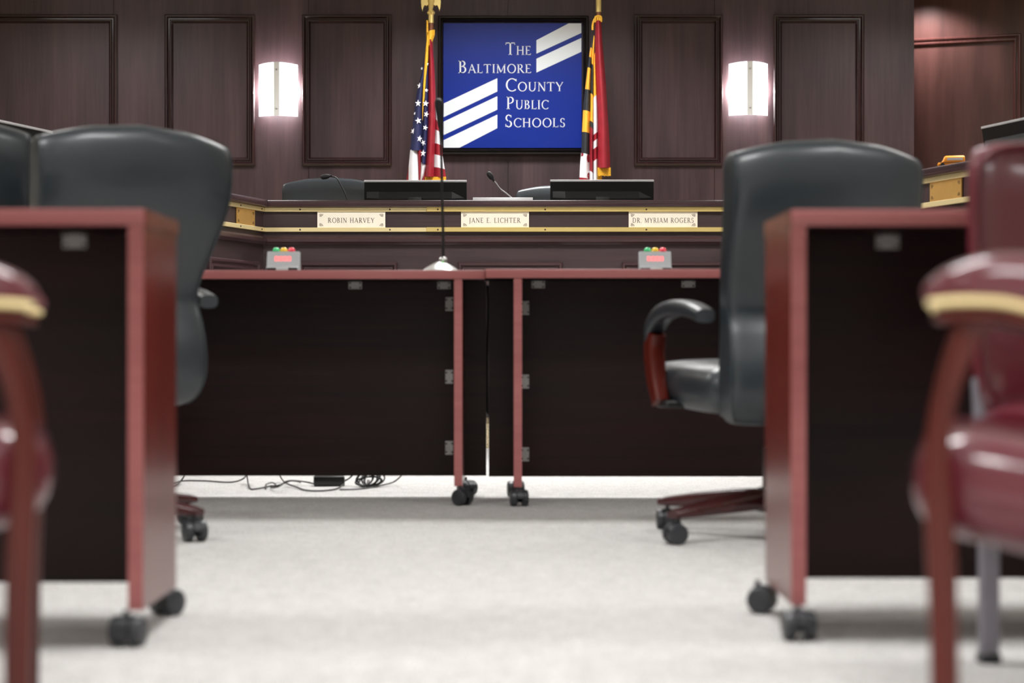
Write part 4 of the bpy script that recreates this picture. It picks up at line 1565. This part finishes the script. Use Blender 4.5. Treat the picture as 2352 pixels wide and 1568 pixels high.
# ------------------------------------------------------------------ burgundy armchairs with brass trim
def captain(label, loc, rz, group='burgundy armchairs'):
    """faces local +y"""
    t = thing('armchair', label, 'chair', loc, rz, group)
    mx = Matrix.Translation((0, -0.022, 0.318)) @ Matrix.Rotation(math.radians(11), 4, 'X')
    b = BM()
    rbox(b, (0, 0, 0), (0.50, 0.52, 0.122), 0.046, 7, (0, 0.012, 0.012), mx)
    st = obj('seat', b, 'burgundy', t, smooth=60)
    b = BM()
    pts = []
    for k in range(41):
        a = 2 * PI * k / 40
        c_, s_ = sup(a, 9)
        pts.append(mx @ Vector((0.249 * c_, 0.259 * s_, -0.012)))
    tube(b, pts, 0.005, 6)
    obj('welt', b, 'burgundy', st)
    for sx in (-1, 1):
        # front leg running up into the arm post
        b = BM()
        sweep_yz(b, [(0.205, 0.0), (0.207, 0.2), (0.212, 0.33), (0.213, 0.41), (0.200, 0.48), (0.172, 0.55)], [0.018, 0.018, 0.018, 0.016, 0.015, 0.017], [0.015, 0.016, 0.016, 0.014, 0.014, 0.019], sx * 0.27, 5)
        obj('front_leg', b, 'chair_wood', t, smooth=40)
        b = BM()
        sweep_yz(b, [(-0.31, 0.0), (-0.27, 0.2), (-0.25, 0.40), (-0.27, 0.6)], 0.018, [0.016, 0.019, 0.02, 0.018], sx * 0.235, 5)
        obj('rear_leg', b, 'chair_wood', t, smooth=40)
        path = [(0.226, 0.566), (0.216, 0.574), (0.186, 0.582), (0.145, 0.584), (0.095, 0.577), (0.02, 0.572), (-0.10, 0.570), (-0.25, 0.58)]
        xs = [sx * v for v in (0.27, 0.27, 0.272, 0.272, 0.272, 0.27, 0.262, 0.235)]
        b = BM()
        sweep_yz(b, path, [0.018, 0.032, 0.042, 0.046, 0.048, 0.048, 0.045, 0.035], [0.006, 0.016, 0.026, 0.033, 0.036, 0.036, 0.033, 0.024], 0, 2.6, xs=xs)
        ar = obj('arm_pad', b, 'burgundy', t, smooth=60)
        low = [(p[0] - (0.004 if i == 0 else 0), p[1] - d) for i, (p, d) in enumerate(zip(path, (0.004, 0.012, 0.018, 0.022, 0.026, 0.028, 0.026, 0.02)))]
        b = BM()
        sweep_yz(b, low, [0.024, 0.037, 0.045, 0.048, 0.050, 0.050, 0.046, 0.034], [0.005, 0.0055, 0.006, 0.006, 0.006, 0.006, 0.006, 0.006], 0, 5, xs=xs)
        tr_ = obj('nail_strip', b, 'brass_pale', ar, smooth=40)
        b = BM()
        pp_ = spline([Vector((xs[i], p[0], p[1])) for i, p in enumerate(low)], 7)
        ww = spline([Vector((v, 0, 0)) for v in (0.024, 0.037, 0.045, 0.048, 0.050, 0.050, 0.046, 0.034)], 7)
        for p_, w_ in list(zip(pp_, ww))[2:-2]:
            for q in (-1, 1):
                lathe(b, [(0.0045, 0), (0.0036, q * 0.002), (0.0012, q * 0.003)], (p_.x + q * w_.x, p_.y, p_.z), 8, 'X')
        o_ = obj('nail_heads', b, 'brass_pale', tr_)
        o_['kind'] = 'stuff'
        low2 = [(p[0] - 0.004, p[1] - 0.013) for p in low]
        b = BM()
        sweep_yz(b, low2, [0.018, 0.03, 0.036, 0.038, 0.038, 0.036, 0.034, 0.026], [0.005, 0.008, 0.009, 0.009, 0.009, 0.009, 0.009, 0.009], 0, 4, xs=xs)
        obj('arm_rail', b, 'chair_wood', ar, smooth=40)
    mb = Matrix.Translation((0, -0.265, 0.60)) @ Matrix.Rotation(math.radians(11), 4, 'X')
    b = BM()
    rbox(b, (0, 0, 0), (0.46, 0.075, 0.44), 0.035, 6, (0.01, 0.012, 0.02), mb)
    obj('backrest', b, 'burgundy', t, smooth=60)
    b = BM()
    box(b, -0.235, 0.235, 0.15, 0.18, 0.30, 0.33, 0.004, 1)
    obj('seat_rail', b, 'chair_wood', t)
    b = BM()
    box(b, -0.235, 0.235, -0.27, -0.24, 0.21, 0.25, 0.004, 1)
    obj('seat_rail', b, 'chair_wood', t)
    return t


def at_leg(u, s_, rz, lx, ly):
    """origin of a chair whose local point (lx, ly) lies on the column u at scale s_"""
    Y_ = F / s_
    X_ = (u - 1176) / s_
    c_, n_ = math.cos(rz), math.sin(rz)
    return (X_ - (lx * c_ - ly * n_), Y_ - (lx * n_ + ly * c_), 0)


ra = math.radians(77)
captain('burgundy vinyl armchair with brass nail trim at the right edge', at_leg(2172, 2075, ra, -0.27, 0.205), ra)
la = math.radians(-77)
captain('burgundy vinyl armchair with brass nail trim cut off by the left edge', at_leg(38, 1960, la, 0.27, 0.205), la)

# burgundy side chair on grey metal legs, behind the right armchair
t = thing('side_chair', 'burgundy padded chair with grey metal legs behind the right armchair', 'chair', (0.996, 2.90, 0), math.radians(184))
hw = 0.225
b = BM()
mb = Matrix.Translation((0, -0.205, 0.62)) @ Matrix.Rotation(math.radians(5), 4, 'X')
rbox(b, (0, 0, 0), (2 * hw, 0.055, 0.45), 0.024, 6, (0.006, 0.008, 0.010), mb)
bk = obj('backrest', b, 'burgundy', t, smooth=60)
b = BM()
pts = [mb @ Vector((hw * sup(2 * PI * k / 40, 7)[0], 0.026, 0.222 * sup(2 * PI * k / 40, 7)[1])) for k in range(41)]
tube(b, pts, 0.005, 6)
obj('welt', b, 'burgundy', bk)
b = BM()
rbox(b, (0, 0.0, 0.385), (0.44, 0.42, 0.07), 0.032, 6, (0, 0, 0.012))
obj('seat', b, 'burgundy', t, smooth=60)
for sx in (-1, 1):
    for (y0, y1, z1) in ((-0.155, -0.19, 0.46), (0.17, 0.16, 0.35)):
        b = BM()
        sweep_yz(b, [(y0, 0.012), (y0 - 0.002, 0.2), (y1, z1)], 0.015, 0.013, sx * 0.214, 8, n=16)
        lg = obj('leg', b, 'grey_metal', t, smooth=40)
        b = BM()
        box(b, sx * 0.214 - 0.0165, sx * 0.214 + 0.0165, y0 - 0.0155, y0 + 0.0155, 0, 0.016, 0.002, 1)
        obj('foot_cap', b, 'black_plastic', lg)
b = BM()
box(b, -0.2, 0.2, -0.17, 0.17, 0.335, 0.35, 0.003, 1)
obj('seat_frame', b, 'grey_metal', t)

# ------------------------------------------------------------------ cables and power bricks on the floor
YK = 6.62


def fl_pt(u, v, z=0.004):
    """point on the carpet seen at u, v"""
    Y_ = (H - z) * F / (v - 784)
    return Vector(((u - 1176) * Y_ / F, Y_, z))


def cable(label, pts, r=0.0028):
    b = BM()
    tube(b, [fl_pt(u, v, z) for u, v, z in pts], r, 6, smooth=6)
    tag(obj('floor_cable', b, 'cable'), label, 'cable', 'cables under the left middle table')


cable('long black cable on the carpet under the left middle table, reaching the left table leg', [(330, 1118, .005), (396, 1110, .005), (420, 1104, .006), (470, 1104, .005), (530, 1107, .006), (560, 1098, .02), (568, 1082, .06)])
cable('short black cable sweeping up beside the left table leg', [(390, 1121, .004), (408, 1112, .005), (420, 1098, .02), (430, 1080, .06)])
cable('black cable dropping from the panel to the carpet, left of the tangle', [(566, 1082, .05), (568, 1098, .02), (574, 1121, .004), (590, 1122, .004), (620, 1116, .006), (640, 1114, .012), (668, 1104, .02), (690, 1107, .006)])
cable('black cable crossing the tangle beside the power brick', [(640, 1080, .05), (644, 1094, .02), (655, 1108, .012), (680, 1118, .006), (700, 1125, .004), (730, 1127, .004), (770, 1123, .004), (790, 1112, .01)])
cable('black cable curling into the tangle before the power brick', [(610, 1122, .004), (612, 1112, .012), (626, 1108, .016), (634, 1115, .008), (622, 1119, .006), (640, 1117, .02), (662, 1104, .03), (700, 1106, .012), (725, 1112, .006)])
cable('black cable rising right of the wound cables', [(780, 1124, .004), (830, 1122, .004), (872, 1115, .006), (905, 1106, .012), (926, 1088, .05)])

bp_ = fl_pt(760, 1117, 0.0)
t = thing('power_brick', 'black power brick on the carpet under the left middle table', 'power adapter', bp_, math.radians(6))
b = BM()
box(b, -0.062, 0.05, 0.0, 0.06, 0.0, 0.036, 0.006, 2)
box(b, -0.062, 0.05, -0.001, 0.0, 0.017, 0.019)
obj('adapter_body', b, 'black_plastic', t)
b = BM()
tube(b, [(0.05, 0.03, 0.018), (0.07, 0.03, 0.03), (0.085, 0.03, 0.05), (0.09, 0.035, 0.08)], 0.003, 6, smooth=4)
obj('adapter_lead', b, 'cable', t)
bc = fl_pt(846, 1119, 0.0)
t = thing('cable_bundle', 'wound bundle of black cable right of the power brick', 'cable', bc, 0)
for k in range(9):
    b = BM()
    a0 = random.random() * PI
    rx, rz_ = 0.026 + random.random() * 0.024, 0.014 + random.random() * 0.016
    pts = []
    for i in range(17):
        a = 2 * PI * i / 16
        pts.append(((k - 4) * 0.004 + rx * math.cos(a) * math.cos(a0 * 0.3), 0.02 + 0.02 * math.sin(a0 * 3 + a) + rx * 0.5 * math.sin(a), 0.004 + rz_ + rz_ * math.sin(a + a0 * 0.2)))
    tube(b, pts, 0.003, 6)
    obj('cable_loop', b, 'cable', t)
b = BM()
box(b, -0.006, 0.006, -0.004, 0.004, 0.004, 0.03, 0.002, 1)
obj('cable_tie', b, 'label_white', t)
